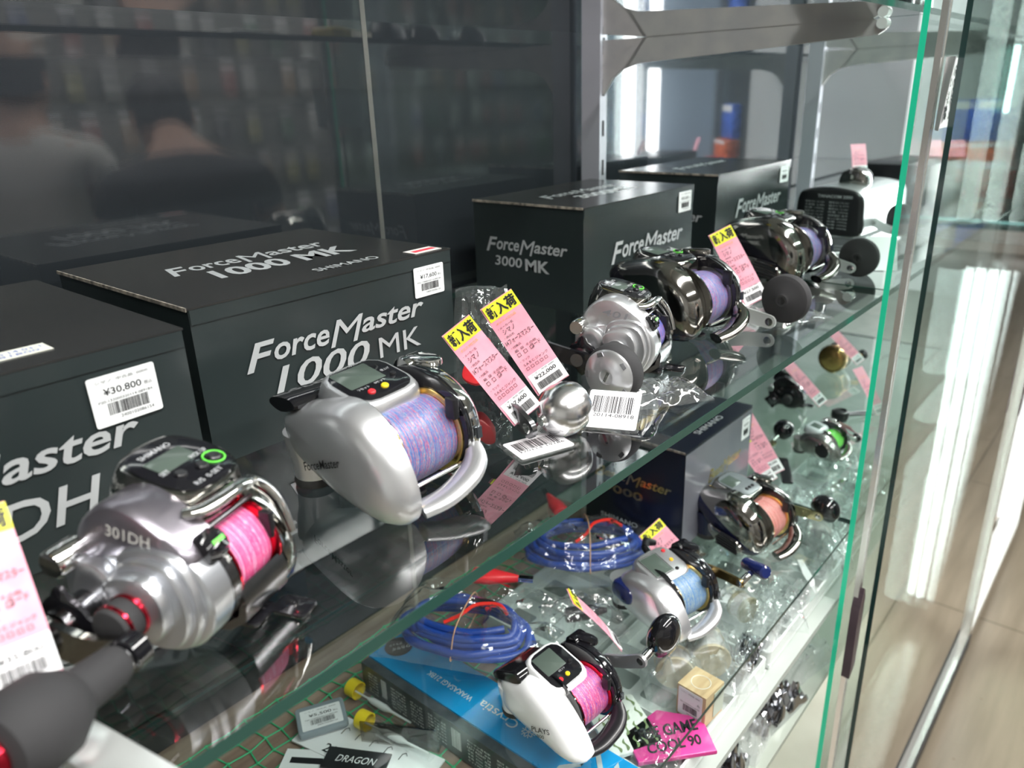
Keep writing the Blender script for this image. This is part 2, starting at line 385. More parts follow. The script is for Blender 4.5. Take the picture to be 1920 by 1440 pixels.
def floor_mat():
    m = mottled('beige vinyl floor', (0.155, 0.130, 0.094), (0.195, 0.165, 0.122), (3, 30, 3), 0.28, detail=5, spec=0.5)
    n, l = nt(m); v = coords(m, (1.0, 1.0, 1.0)); b = n.new('ShaderNodeTexBrick')
    b.inputs['Scale'].default_value = 1.0; b.inputs['Brick Width'].default_value = 0.92; b.inputs['Row Height'].default_value = 0.46
    b.inputs['Mortar Size'].default_value = 0.0025; b.inputs['Color1'].default_value = (1, 1, 1, 1); b.inputs['Color2'].default_value = (0.93, 0.92, 0.91, 1); b.inputs['Mortar'].default_value = (0.35, 0.32, 0.28, 1)
    l.new(v, b.inputs['Vector']); mx = n.new('ShaderNodeMix'); mx.data_type = 'RGBA'; mx.blend_type = 'MULTIPLY'; mx.inputs['Factor'].default_value = 1.0
    s = n['Principled BSDF'].inputs['Base Color'].links[0].from_socket
    l.new(s, mx.inputs['A']); l.new(b.outputs['Color'], mx.inputs['B'])
    sp = n.new('ShaderNodeTexVoronoi'); sp.inputs['Scale'].default_value = 14; l.new(v, sp.inputs['Vector'])
    cr = n.new('ShaderNodeValToRGB'); cr.color_ramp.elements[0].position = 0.03; cr.color_ramp.elements[0].color = (0.65, 0.42, 0.33, 1); cr.color_ramp.elements[1].position = 0.07
    l.new(sp.outputs['Distance'], cr.inputs['Fac']); m2 = n.new('ShaderNodeMix'); m2.data_type = 'RGBA'; m2.blend_type = 'MULTIPLY'; m2.inputs['Factor'].default_value = 0.6
    l.new(mx.outputs['Result'], m2.inputs['A']); l.new(cr.outputs['Color'], m2.inputs['B']); l.new(m2.outputs['Result'], n['Principled BSDF'].inputs['Base Color'])
    return m
m = MB(); m.box(-3, 10, -6.5, 2.5, -0.05, 0); struct(m.build('floor', floor_mat()))
m = MB(); m.box(-3, 10, -6.5, 2.5, 3.4, 3.45); struct(m.build('ceiling', mat('white ceiling', (0.62, 0.62, 0.60), 0.8)))
SW = mat('shop wall', (0.50, 0.50, 0.48), 0.7)
m = MB(); m.box(-3.05, -3, -6.5, 2.5, 0, 3.4); struct(m.build('wall_left', SW))
m = MB(); m.box(10, 10.05, -6.5, 2.5, 0, 3.4); struct(m.build('wall_far', SW))
m = MB(); m.box(-3, 10, 2.5, 2.55, 0, 3.4); struct(m.build('wall_rear', SW))
m = MB(); m.box(-3, 10, -6.55, -6.5, 0, 3.4); struct(m.build('wall_front', SW))

# sliding doors
def door(name, x0, x1, y, th, edge, n):
    m = MB(); m.box(x0, x1, y, y + th, 0.07, 2.40)
    d = struct(m.build('door_%d' % n, PANE))
    e = MB(); e.box(x0 - 0.0008, x0 - 0.0002, y, y + th, 0.07, 2.40); struct(e.build('door_edge', edge, d))
    return d
door('inner', 0.948, 2.06, 0.238, 0.0065, GLOW_EDGE, 1)
door_b = door('outer', 0.985, 2.10, 0.207, 0.006, DEDGE, 2)
m = MB(); m.box(0.9445, 0.9495, 0.2205, 0.227, 0.07, 2.40); m.box(0.956, 0.958, 0.2205, 0.223, 0.07, 2.40); m.box(0.9495, 0.956, 0.2255, 0.227, 0.07, 2.40)
struct(m.build('trim_5', RAIL))
m = MB(); m.box(-1.2, 2.12, 0.196, 0.25, 0.03, 0.07); m.box(-1.2, 2.86, 0.196, 0.25, 2.40, 2.45); m.box(2.12, 2.86, 0.196, 0.25, 0.03, 0.07); struct(m.build('trim_6', RAIL))
hp = [(-0.010, -0.145), (0.004, -0.136), (0.010, -0.128), (0.010, -0.02), (0.003, -0.003), (0.0, 0.0), (-0.006, -0.02), (-0.010, -0.03)]
PULLM = mottled('dark brown ribbed plastic', (0.035, 0.02, 0.03), (0.06, 0.04, 0.05), (900, 10, 10), 0.35)
for (px, py, pz, dn) in ((0.949, 0.218, Z0 - 0.385, door_b), (2.103, 0.196, Z0 - 0.38, door_b)):
    m = MB(T(px, py, pz)); m.prism([(a, b) for a, b in hp], -0.008, 0.003, RX(90)); m.build('door_handle', PULLM, dn)

# vertical tubes at the door mullion
TUBE = mat('lit tube', (1, 1, 1), 0.4, emit=(0.97, 1.0, 1.0), es=22.0)
m = MB(); m.box(2.085, 2.115, 0.196, 0.215, 0.07, 2.40); struct(m.build('trim_7', RAIL))
def tube_lamp(x, y, z0, z1, label, r=0.016):
    t = thing('fluorescent_tube', label, 'lamp', (x, y, z0), group='upright fluorescent tubes at the door post')
    m = MB(); m.lathe([(r * 0.8, 0.02), (r, 0.022), (r, z1 - z0 - 0.022), (r * 0.8, z1 - z0 - 0.02)], n=24); m.build('lit_glass', TUBE, t)
    m = MB()
    for a in (0.0, z1 - z0 - 0.02): m.lathe([(r * 0.85, a), (r + 0.0005, a + 0.001), (r + 0.0005, a + 0.019), (r * 0.85, a + 0.02)], n=24)
    m.build('end_fitting', WHITE, t)
tube_lamp(2.040, 0.280, 0.13, Z0 - 0.15, 'broad lower upright lit tube seen through the glass door', 0.030)
tube_lamp(2.075, 0.2265, 0.13, Z0 - 0.15, 'lower upright lit tube touching the right door post', 0.0105)
tube_lamp(1.945, 0.257, Z0 - 0.06, 2.40, 'upper upright lit tube mirrored in the back panel beside the bracket')
tube_lamp(2.055, 0.272, Z0 - 0.06, 2.40, 'upper upright lit tube mirrored farther right in the back panel')
# ---------------------------------------------------------------- printed cards, labels, boxes
def print_label(M, w, h, price, parent, name='price_label', code=True, seed=3, sub=True):
    """white sticker with printing; M: centre of the label, x right, y up, z outward"""
    m = MB(); m.prism(rrect(w, h, 0.0015, 4), 0, 0.0003, M); lab = m.build(name, PAPER, parent, smooth=False)
    p = MB(); P = M @ T(0, 0, 0.0004)
    p.text('シマノ  中古品  0000', P @ T(0, h * 0.38, 0), w * 0.78, h * 0.06)
    p.text(price, P @ T(-w * 0.02, h * 0.16, 0), w * 0.56, h * 0.16, bold=0.01)
    p.text('税込', P @ T(w * 0.36, h * 0.14, 0), w * 0.12, h * 0.08)
    p.text('P20-132000320114-089184', P @ T(0, -h * 0.01, 0), w * 0.8, h * 0.05)
    p.bars(w * 0.60, h * 0.24, P @ T(0.02 * w, -h * 0.18, 0), seed)
    p.text('2400102086154', P @ T(w * 0.12, -h * 0.37, 0), w * 0.5, h * 0.06)
    p.flat('lettering', INK, lab)
    return lab

BOXM = mottled('charcoal carton', (0.018, 0.026, 0.027), (0.026, 0.034, 0.035), (5, 5, 5), 0.26, spec=0.6)
BOXT = mottled('charcoal carton lid', (0.020, 0.020, 0.020), (0.030, 0.029, 0.028), (5, 5, 5), 0.20, spec=0.6, bump=0.02)
CARDB = mottled('worn board edge', (0.42, 0.36, 0.30), (0.10, 0.09, 0.08), (150, 150, 150), 0.7)
def carton(x0, x1, y0, y1, h, label, front=None, left=None, top=None, z=0.0, bm=None, tm=None, tx=None, lid=0.012, group=None, name='reel_box', gm=None):
    t = thing(name, label, 'box', (x0, y0, Z0 + z), group=group)
    w, d = x1 - x0, y1 - y0; bm = bm or BOXM; tm = tm or BOXT; tx = tx or GREYP
    m = MB(); m.box(0, w, 0, d, 0.0, h - 0.0012); m.build('box_body', bm, t)
    l = MB(); l.box(-0.0006, w + 0.0006, -0.0008, d + 0.0006, h - 0.0012, h); l.build('box_lid', tm, t)
    f = MB(); f.box(0.0005, w - 0.0005, -0.0009, -0.0002, h - lid, h - 0.0014)
    f.build('tuck_flap', bm, t)
    e = MB(); e.box(-0.0016, -0.0006, 0.0, d, h - 0.0022, h + 0.0005)
    e.build('worn_edge', CARDB, t)
    FM = T(0, -0.0011, 0) @ frame((0, 0, 0), (1, 0, 0), (0, 0, 1))
    LM = frame((-0.0005, 0, 0), (0, -1, 0), (0, 0, 1)); TM = T(0, 0, h + 0.0002)
    p = MB(); q = None
    for s, u, v, tw, th, sh, bo in (front or []): p.text(s, FM @ T(u * w, v * h, 0), tw * w, th * h, bo, sh)
    for s, u, v, tw, th, sh, bo in (left or []): p.text(s, LM @ T(-d + u * d, v * h, 0), tw * d, th * h, bo, sh)
    for s, u, v, tw, th, sh, bo in (top or []): p.text(s, TM @ T(u * w, v * d, 0), tw * w, th * d, bo, sh)
    p.flat('lettering', gm or tx, t)
    return t, FM, LM, TM
Fm = 'ForceMaster'
def logo(cx, cy, w, h, a='F', b='orce', c='M', d='aster', bo=0.018):
    """two capitals standing taller than the wide lower-case letters between them"""
    x0 = cx - w / 2; lo = cy - h / 2
    return [(a, x0 + 0.06 * w, lo + h * 0.5, 0.15 * w, h, 0.35, bo), (b, x0 + 0.27 * w, lo + h * 0.48, 0.29 * w, h * 0.60, 0.25, bo),
            (c, x0 + 0.515 * w, lo + h * 0.5, 0.20 * w, h, 0.3, 0.0), (d, x0 + 0.80 * w, lo + h * 0.56, 0.40 * w, h * 0.68, 0.25, bo)]
b1, FM, LM, TM = carton(0.238, 0.491, 0.50, 0.722, 0.12, 'charcoal carton with a 17,600 yen sticker behind the big silver reel',
    front=logo(0.50, 0.605, 0.70, 0.18) + [('1000', 0.41, 0.41, 0.37, 0.18, 0.25, 0.012), ('MK', 0.73, 0.405, 0.19, 0.15, 0.0, 0.0)],
    top=[*logo(0.50, 0.56, 0.62, 0.16), ('1000 MK', 0.53, 0.38, 0.55, 0.16, 0.2, 0.03), ('SHIMANO', 0.62, 0.12, 0.26, 0.055, 0.0, 0.01)])
print_label(FM @ T(0.253 * 0.885, 0.12 * 0.80, 0.0002), 0.036, 0.027, '¥17,600', b1)
m = MB(TM); m.box(0.253 - 0.038, 0.253 - 0.006, 0.004, 0.021, 0, 0.0003); s_ = m.build('red_sticker', mat('red white sticker', (0.78, 0.70, 0.68), 0.5), b1, smooth=False)
m = MB(TM); m.box(0.253 - 0.034, 0.253 - 0.008, 0.009, 0.0155, 0.00035, 0.0004); m.build('red_band', REDINK, s_, smooth=False)

b0, FM, LM, TM = carton(-0.04, 0.212, 0.458, 0.70, 0.12, 'charcoal carton at the left edge with a 30,800 yen sticker',
    front=logo(0.47, 0.54, 0.76, 0.20) + [('301DH', 0.51, 0.29, 0.46, 0.20, 0.25, 0.012)],
    top=[*logo(0.35, 0.58, 0.6, 0.16), ('301DH', 0.38, 0.38, 0.45, 0.16, 0.2, 0.03), ('SHIMANO', 0.2, 0.12, 0.26, 0.055, 0.0, 0.01)])
print_label(FM @ T(0.252 * 0.835, 0.12 * 0.74, 0.0002) @ RZ(1), 0.040, 0.031, '¥30,800', b0, seed=5)
m = MB(TM); m.box(0.150, 0.186, 0.022, 0.040, 0, 0.0003); s_ = m.build('date_sticker', mat('cream sticker', (0.80, 0.78, 0.70), 0.5), b0, smooth=False)
m = MB(TM); m.text('07.5.14 03-1', T(0.168, 0.034, 0.0004), 0.030, 0.005); m.text('181800', T(0.168, 0.027, 0.0004), 0.024, 0.004); m.flat('lettering', mat('blue ink', (0.1, 0.15, 0.5), 0.5), s_)

b3, FM, LM, TM = carton(0.725, 0.987, 0.517, 0.690, 0.125, 'charcoal carton lettered on two faces, in front of the upright',
    front=logo(0.56, 0.50, 0.66, 0.21) + [('3000MK', 0.52, 0.24, 0.5, 0.15, 0.15, 0.02)],
    left=logo(0.50, 0.57, 0.74, 0.15) + [('3000', 0.33, 0.41, 0.26, 0.10, 0.1, 0.012), ('MK', 0.60, 0.40, 0.22, 0.12, 0, 0.03)],
    top=[*logo(0.50, 0.56, 0.62, 0.16), ('3000MK', 0.53, 0.36, 0.5, 0.14, 0.2, 0.03)])
print_label(FM @ T(0.262 * 0.90, 0.125 * 0.84, 0.0002), 0.034, 0.027, '¥00,000', b3, seed=8)
b4, FM, LM, TM = carton(1.065, 1.335, 0.520, 0.690, 0.13, 'charcoal carton farther back behind the second dark chrome reel',
    front=logo(0.56, 0.56, 0.62, 0.21) + [('3000XP', 0.5, 0.28, 0.5, 0.15, 0.15, 0.02)],
    left=[*logo(0.5, 0.5, 0.75, 0.14)],
    top=[*logo(0.50, 0.56, 0.62, 0.16)])
print_label(FM @ T(0.27 * 0.90, 0.13 * 0.84, 0.0002), 0.034, 0.027, '¥00,000', b4, seed=9)

# lower navy box
NV = mottled('navy black carton', (0.006, 0.008, 0.016), (0.010, 0.012, 0.024), (5, 5, 5), 0.25)
GF = mottled('lilac silver carton face', (0.20, 0.20, 0.24), (0.27, 0.27, 0.31), (9, 9, 9), 0.2, 0.4)
b5, FM, LM, TM = carton(0.818, 1.020, 0.421, 0.578, 0.147, 'navy carton with gold lettering on the lower shelf', z=LS, bm=NV, tm=NV, gm=GOLD,
    left=logo(0.50, 0.56, 0.78, 0.12, 'B', 'east') + [('9000', 0.40, 0.41, 0.42, 0.085, 0, 0.02)],
    top=logo(0.5, 0.62, 0.72, 0.16, 'B', 'east') + [('3000', 0.5, 0.40, 0.3, 0.12, 0, 0.01)],
    front=logo(0.60, 0.56, 0.5, 0.14, 'B', 'east') + [('9000', 0.5, 0.36, 0.3, 0.12, 0.1, 0.03)])
m = MB(); m.box(0.0, 0.202, -0.0010, -0.00092, 0.001, 0.143); m.build('front_print', GF, b5, smooth=False)
p = MB(); p.text('SHIMANO', LM @ T(-0.157 + 0.058, 0.013, 0), 0.062, 0.0075, 0.008); p.text('SHIMANO', TM @ T(0.10, 0.018, 0), 0.075, 0.010, 0.008); p.flat('maker_print', GREYP, b5)
print_label(FM @ T(0.182, 0.118, 0.0002), 0.026, 0.034, '¥00,000', b5, seed=11)

# hanging / leaning cards
def tag_card(bl, br, tl, label, price='¥17,600', sticker=True, seed=1, w=None, thin=0.0004, cat='price tag'):
    """pink card given by three corners (bottom left, bottom right, top left), slightly bowed"""
    bl, br, tl = Vector(bl), Vector(br), Vector(tl); u = br - bl; v = tl - bl
    if bl.x > 0.9 and bl.z < -0.2: u = u * 0.78
    W_, H_ = u.length, v.length; F = frame((0, 0, 0), u, v)
    t = thing('price_tag', label, cat, (bl.x, bl.y, Z0 + bl.z))
    bow = 0.03
    n = 10
    def cv(q): return bow * H_ * 4 * (q / H_) * (1 - q / H_)
    m = MB(F)
    V = []; Fc = []
    for zz in (0, -thin):
        for i in range(n + 1):
            y = H_ * i / n
            V += [(0, y, cv(y) + zz), (W_, y, cv(y) + zz)]
    k = 2 * (n + 1)
    for i in range(n):
        a = 2 * i; Fc += [(a, a + 1, a + 3, a + 2), (k + a, k + a + 2, k + a + 3, k + a + 1), (a, a + 2, k + a + 2, k + a), (a + 1, k + a + 1, k + a + 3, a + 3)]
    Fc += [(0, k, k + 1, 1), (2 * n, 2 * n + 1, k + 2 * n + 1, k + 2 * n)]
    m.vf(V, Fc); card = m.build('card', PINK, t)
    def at(u_, v_): return F @ T(u_ * W_, v_ * H_, cv(v_ * H_) + 0.0008)
    if sticker:
        y = MB(); y.box(-W_ * 0.46, W_ * 0.5, -H_ * 0.075, H_ * 0.085, -0.0012, 0.0, at(0.5, 0.905)); ys = y.build('yellow_sticker', YEL, t, smooth=False)
        p = MB(); p.text('新入荷', at(0.52, 0.91) @ T(0, 0, 0.0004), W_ * 0.86, H_ * 0.125, bold=0.035); p.flat('lettering', INK, ys)
    p = MB()
    p.text('・メーカー名', at(0.33, 0.74), W_ * 0.46, H_ * 0.025); p.text('シマノ', at(0.35, 0.69), W_ * 0.36, H_ * 0.05)
    p.text('・商品名', at(0.26, 0.635), W_ * 0.3, H_ * 0.022); p.text('14フォースマスター', at(0.5, 0.585), W_ * 0.88, H_ * 0.055)
    p.text('・付属品', at(0.26, 0.52), W_ * 0.3, H_ * 0.022)
    p.text('箱  袋  その他', at(0.48, 0.475), W_ * 0.66, H_ * 0.028); p.text('□  □  □', at(0.40, 0.43), W_ * 0.5, H_ * 0.034); p.text('コード', at(0.74, 0.44), W_ * 0.3, H_ * 0.045)
    p.text('・ランク', at(0.26, 0.365), W_ * 0.3, H_ * 0.022); p.text('S A B C ジャンク', at(0.52, 0.32), W_ * 0.75, H_ * 0.03); p.text('□ □ □ □ □', at(0.48, 0.275), W_ * 0.66, H_ * 0.028)
    p.flat('printing', INK, t)
    o = MB(); o.text('オススメ仕立品', at(0.45, 0.79), W_ * 0.6, H_ * 0.025); o.flat('heading', mat('orange ink', (0.85, 0.40, 0.05), 0.5), t)
    wl = MB(); wl.box(-W_ * 0.44, W_ * 0.5, -H_ * 0.115, H_ * 0.105, -0.0014, -0.0002, at(0.5, 0.125)); ws = wl.build('price_label', PAPER, t, smooth=False)
    p = MB(); B = at(0.52, 0.125); p.text('シマノ 中古 2000', B @ T(0, H_ * 0.075, 0.0002), W_ * 0.7, H_ * 0.016); p.text(price, B @ T(0, H_ * 0.03, 0.0002), W_ * 0.66, H_ * 0.042, 0.01); p.bars(W_ * 0.7, H_ * 0.07, B @ T(0, -H_ * 0.05, 0.0002), seed); p.flat('price_print', INK, ws)
    return t
tag_card((0.402, 0.351, 0.013), (0.420, 0.3385, 0.028), (0.385, 0.401, 0.083), 'pale pink tag with a yellow corner, left of the crossing pair, priced 17,600', '¥17,600')
tag_card((0.465, 0.378, 0.011), (0.486, 0.361, 0.027), (0.450, 0.430, 0.080), 'deeper pink tag with a yellow corner and a 22,000 price behind the ball knob', '¥22,000', seed=4)
tag_card((0.855, 0.372, 0.001), (0.871, 0.352, 0.014), (0.868, 0.417, 0.087), 'pink tag with a yellow corner between the two dark chrome reels', '¥27,500', seed=5)
tag_card((0.044, 0.320, 0.030), (0.069, 0.316, 0.030), (0.034, 0.372, 0.088), 'pink tag cut by the left edge ending in 5,800', '¥35,800', seed=6)
tag_card((0.748, 0.385, -0.336), (0.774, 0.371, -0.316), (0.757, 0.430, -0.277), 'pink tag lying behind the silver and blue reel on the lower shelf', '¥24,200', seed=7)
tag_card((1.082, 0.41, -0.336), (1.103, 0.386, -0.319), (1.120, 0.455, -0.245), 'long pink tag leaning on the right end of the navy carton', '¥38,500', False, seed=8)
tag_card((1.024, 0.392, -0.320), (1.041, 0.375, -0.304), (1.050, 0.424, -0.252), 'pink tag with a yellow corner above the dark chrome reel on the lower shelf', '¥49,500', seed=9)
tag_card((1.37, 0.437, -0.318), (1.387, 0.424, -0.303), (1.396, 0.485, -0.232), 'pink tag standing left of the round gold reel', '¥11,000', False, seed=10)
tag_card((1.64, 0.455, -0.316), (1.655, 0.441, -0.300), (1.664, 0.49, -0.245), 'small pink tag leaning behind the round gold reel', '¥13,200', False, seed=11)
tag_card((1.434, 0.351, -0.336), (1.451, 0.335, -0.328), (1.461, 0.404, -0.26), 'pink tag seen through the glass door beside the green-line reel', '¥9,900', False, seed=12)
tag_card((1.31, 0.36, -0.322), (1.308, 0.335, -0.327), (1.245, 0.40, -0.275), 'pink tag lying across the back of the grey reel with green line', '¥14,300', False, seed=13)
tag_card((0.597, 0.372, -0.339), (0.612, 0.392, -0.337), (0.575, 0.432, -0.262), 'pink and yellow tag seen nearly edge-on beside the white reel', '¥12,600', seed=14)
tag_card((1.60, 0.50, 0.085), (1.625, 0.48, 0.085), (1.60, 0.52, 0.135), 'pink tag on top of the silver reel with the text plate', '¥55,000', False, seed=15)
tag_card((2.02, 0.42, 0.02), (2.06, 0.39, 0.02), (2.0, 0.46, 0.11), 'pink tag among the packets beyond the glass door edge', '¥19,800', False, seed=16)
# ---------------------------------------------------------------- reels (all sizes in millimetres, local x along the spool towards the crank)
L_BLUE = line_mat('blue pink grey braided line', [(0.015, 0.07, 0.30), (0.16, 0.24, 0.38), (0.03, 0.11, 0.34), (0.40, 0.05, 0.13), (0.26, 0.32, 0.40), (0.03, 0.13, 0.30)])
L_PINK = line_mat('pink braided line', [(0.62, 0.03, 0.18), (0.78, 0.16, 0.34), (0.66, 0.04, 0.20), (0.72, 0.42, 0.60)])
L_BLUE2 = line_mat('blue green braided line', [(0.015, 0.09, 0.32), (0.16, 0.30, 0.42), (0.03, 0.13, 0.40), (0.40, 0.45, 0.28), (0.05, 0.18, 0.42)])
L_MAG = line_mat('magenta blue braided line', [(0.55, 0.02, 0.09), (0.65, 0.14, 0.28), (0.10, 0.07, 0.35), (0.60, 0.03, 0.12), (0.70, 0.40, 0.52)])
L_BLK = line_mat('blue orange braided line', [(0.01, 0.07, 0.38), (0.02, 0.14, 0.52), (0.35, 0.08, 0.05), (0.02, 0.10, 0.42)])
L_ROSE = line_mat('rose white braided line', [(0.48, 0.08, 0.09), (0.60, 0.36, 0.32), (0.50, 0.12, 0.12), (0.30, 0.18, 0.12)])
MMK = 0.001

def spool(t, c, r, x0, x1, line, flange, rl=None, name='spool'):
    """c: centre (y,z)"""
    rl = rl or r * 0.86; M = T(0, c[0], c[1]) @ XAX
    m = MB(k=MMK); m.lathe([(r * 0.4, x0 - 2), (r, x0 - 2), (r, x0 - 0.5), (r * 0.96, x0), (6, x0 + 0.3), (6, x1 - 0.3), (r * 0.96, x1), (r, x1 + 0.5), (r, x1 + 2), (r * 0.4, x1 + 2)], M, 56)
    s = m.build(name, flange, t)
    m = MB(k=MMK); n = 26; w = x1 - x0 - 0.8
    m.lathe([(6.2, x0 + 0.4)] + [(rl * (1 - 0.05 * (2 * i / n - 1) ** 2) + 0.16 * ((i % 2) - 0.5), x0 + 0.4 + w * i / n) for i in range(n + 1)] + [(6.2, x1 - 0.4)], M, 56)
    m.build('wound_line', line, s)
    return s
def knob(t, kind, M, mt, r=20, L=30, metal=None):
    m = MB(k=MMK); metal = metal or CHROME
    if kind == 'ball':
        o = m.lathe([(0, 0), (5, 0), (6, 2), (r * 0.62, 5), (r * 0.93, L * 0.35), (r, L * 0.55), (r * 0.97, L * 0.78), (r * 0.86, L * 0.94), (r * 0.80, L), (r * 0.30, L + 1.0), (0, L + 1)], M, 44).build('handle_knob', mt, t)
    elif kind == 'disc':
        o = m.lathe([(0, 0), (6, 0), (8, 2), (r * 0.8, 4), (r * 0.97, 7), (r, 10), (r, L - 6), (r * 0.96, L - 2), (r * 0.86, L), (0, L)], M, 44).build('handle_knob', mt, t)
    elif kind == 'cap':      # foam rim round a domed metal face
        o = m.lathe([(0, 0), (5, 0), (7, 2), (r * 0.85, 5), (r, 10), (r, L - 5), (r * 0.97, L - 2), (r * 0.90, L)], M, 44).build('handle_knob', mt, t)
        m = MB(k=MMK); m.lathe([(r * 0.90, L - 2), (r * 0.90, L + 1), (r * 0.84, L + 2.6), (r * 0.5, L + 4.6), (r * 0.26, L + 5.2)], M, 44, cap0=False, cap1=False)
        m.lathe([(r * 0.26, L + 5.2), (r * 0.26, L + 3.8), (0, L + 3.8)], M, 30, cap0=False, cap1=False)
        f = m.build('metal_face', SILVER, o)
        m = MB(k=MMK)
        for i in range(5):
            m.prism([(-3, r * 0.70), (3, r * 0.70), (2.4, r * 0.84), (-2.4, r * 0.84)], L + 3.2, L + 4.0, M @ RZ(72 * i + 20))
        m.build('face_notch', mat('shadow grey metal', (0.35, 0.35, 0.37), 0.3, 0.8), o)
        m = MB(k=MMK); m.box(-r * 0.19, r * 0.19, -1.3, 1.3, L + 3.6, L + 5.0, M @ RZ(65)); m.build('centre_slot', CHROME, o)
    elif kind == 'pear':     # long foam power grip
        o = m.lathe([(0, 0), (7.5, 0), (8.6, 3), (9, 10), (9.6, 22), (12, L * 0.42), (17, L * 0.58), (r, L * 0.75), (r * 0.97, L * 0.86), (r * 0.78, L * 0.96), (r * 0.45, L)], M, 44).build('handle_knob', mt, t)
        m = MB(k=MMK); m.lathe([(r * 0.50, L - 0.8), (r * 0.52, L + 0.6), (r * 0.42, L + 3.4), (r * 0.2, L + 4), (0, L + 4)], M, 36); m.build('red_end_cap', REDM, o)
        m = MB(k=MMK); m.lathe([(0, -5), (5.5, -5), (6.6, -4), (6.6, -0.8), (5.5, 0)], M, 30); m.build('collar', GUN, o)
    elif kind == 'paddle':   # flattened T grip lying across the shaft
        out = catmull([(-16, 0), (-15, 6), (-6, 8.5), (6, 8.5), (16, 9.5), (20, 4), (20, -4), (16, -9.5), (6, -8.5), (-6, -8.5), (-15, -6)], 4)
        q = r / 20
        o = m.loft([(a * q, b * q) for a, b in out], [(-9 * q, 0.45), (-7.5 * q, 0.72), (-4 * q, 0.94), (0, 1.0), (4 * q, 0.94), (7.5 * q, 0.72), (9 * q, 0.45)], M @ T(0, 0, L) @ RX(0)).build('handle_knob', mt, t)
        m = MB(k=MMK); m.lathe([(5 * q, 0), (5.5 * q, 1), (4.2 * q, 4), (4.2 * q, L - 6 * q)], M, 24); m.build('knob_stem', mt, o)
    elif kind == 'bar':      # T shaped cylinder grip
        o = m.lathe([(0, -22), (6, -22), (8, -20), (8.6, -14), (8.2, 0), (8.8, 14), (8.2, 20), (6, 22), (0, 22)], M @ T(0, 0, L) @ RX(90), 30).build('handle_knob', mt, t)
        m = MB(k=MMK); m.lathe([(4.5, 0), (3.6, 3), (3.6, L - 6), (5, L - 3)], M, 20); m.build('knob_stem', mt, o)
    elif kind == 'egg':
        o = m.ball((0, 0, L + r * 0.8), r, M, 28, (0.62, 1.15, 0.85)).build('handle_knob', mt, t)
        m = MB(k=MMK); m.lathe([(5, 0), (4, 2), (3.6, L * 0.5), (4.6, L + 4)], M, 20); m.build('knob_stem', mt, o)
    m = None
    return o
def arm(t, pts, w, th, mt, name='crank_arm', M=I4, holes=()):
    """flat crank arm: pts in a local plane (u,v), thickness along w"""
    P = catmull(pts, 5, False) if len(pts) > 2 else list(pts)
    Lf, Rt = [], []
    k = len(P)
    for i in range(k):
        a, b = P[max(i - 1, 0)], P[min(i + 1, k - 1)]
        d = Vector((b[0] - a[0], b[1] - a[1])).normalized(); f = i / (k - 1)
        ww = (w[0] + (w[1] - w[0]) * f) / 2; nrm = Vector((-d.y, d.x)) * ww
        Lf.append((P[i][0] + nrm.x, P[i][1] + nrm.y)); Rt.append((P[i][0] - nrm.x, P[i][1] - nrm.y))
    def cap(c, ang, rr): return [(c[0] + rr * cos(ang + a), c[1] + rr * sin(ang + a)) for a in [R(q) for q in (60, 30, 0, -30, -60)]]
    d1 = math.atan2(P[-1][1] - P[-2][1], P[-1][0] - P[-2][0]); d0 = math.atan2(P[0][1] - P[1][1], P[0][0] - P[1][0])
    out = Lf + cap(P[-1], d1, w[1] / 2) + Rt[::-1] + cap(P[0], d0, w[0] / 2)
    m = MB(k=MMK); top = [(p[0], p[1], th) for p in out]; bot = [(p[0], p[1], 0) for p in out]
    m.rings([bot, top], M); o = m.build(name, mt, t)
    for (u, v, r) in holes:
        h = MB(k=MMK); h.lathe([(r, -0.6), (r + 1.2, -0.4), (r + 1.2, th + 0.5), (r, th + 0.7), (r * 0.8, th - 0.2), (0, th - 0.2)], M @ T(u, v, 0), 22); h.build('arm_bolt', CHROME, o)
    return o
def star(t, c, x, r, mt, n=5, th=5, M=None, name='star_drag'):
    out = []
    for i in range(n * 8):
        a = 2 * pi * i / (n * 8); out.append(((r * (0.74 + 0.26 * max(0, cos(n * a)) ** 1.5)) * cos(a), (r * (0.74 + 0.26 * max(0, cos(n * a)) ** 1.5)) * sin(a)))
    m = MB(k=MMK); m.loft(out, [(0, 0.8), (1, 1), (th - 1, 1), (th, 0.8), (th + 2, 0.4)], (M or T(x, c[0], c[1]) @ XAX)); return m.build(name, mt, t)
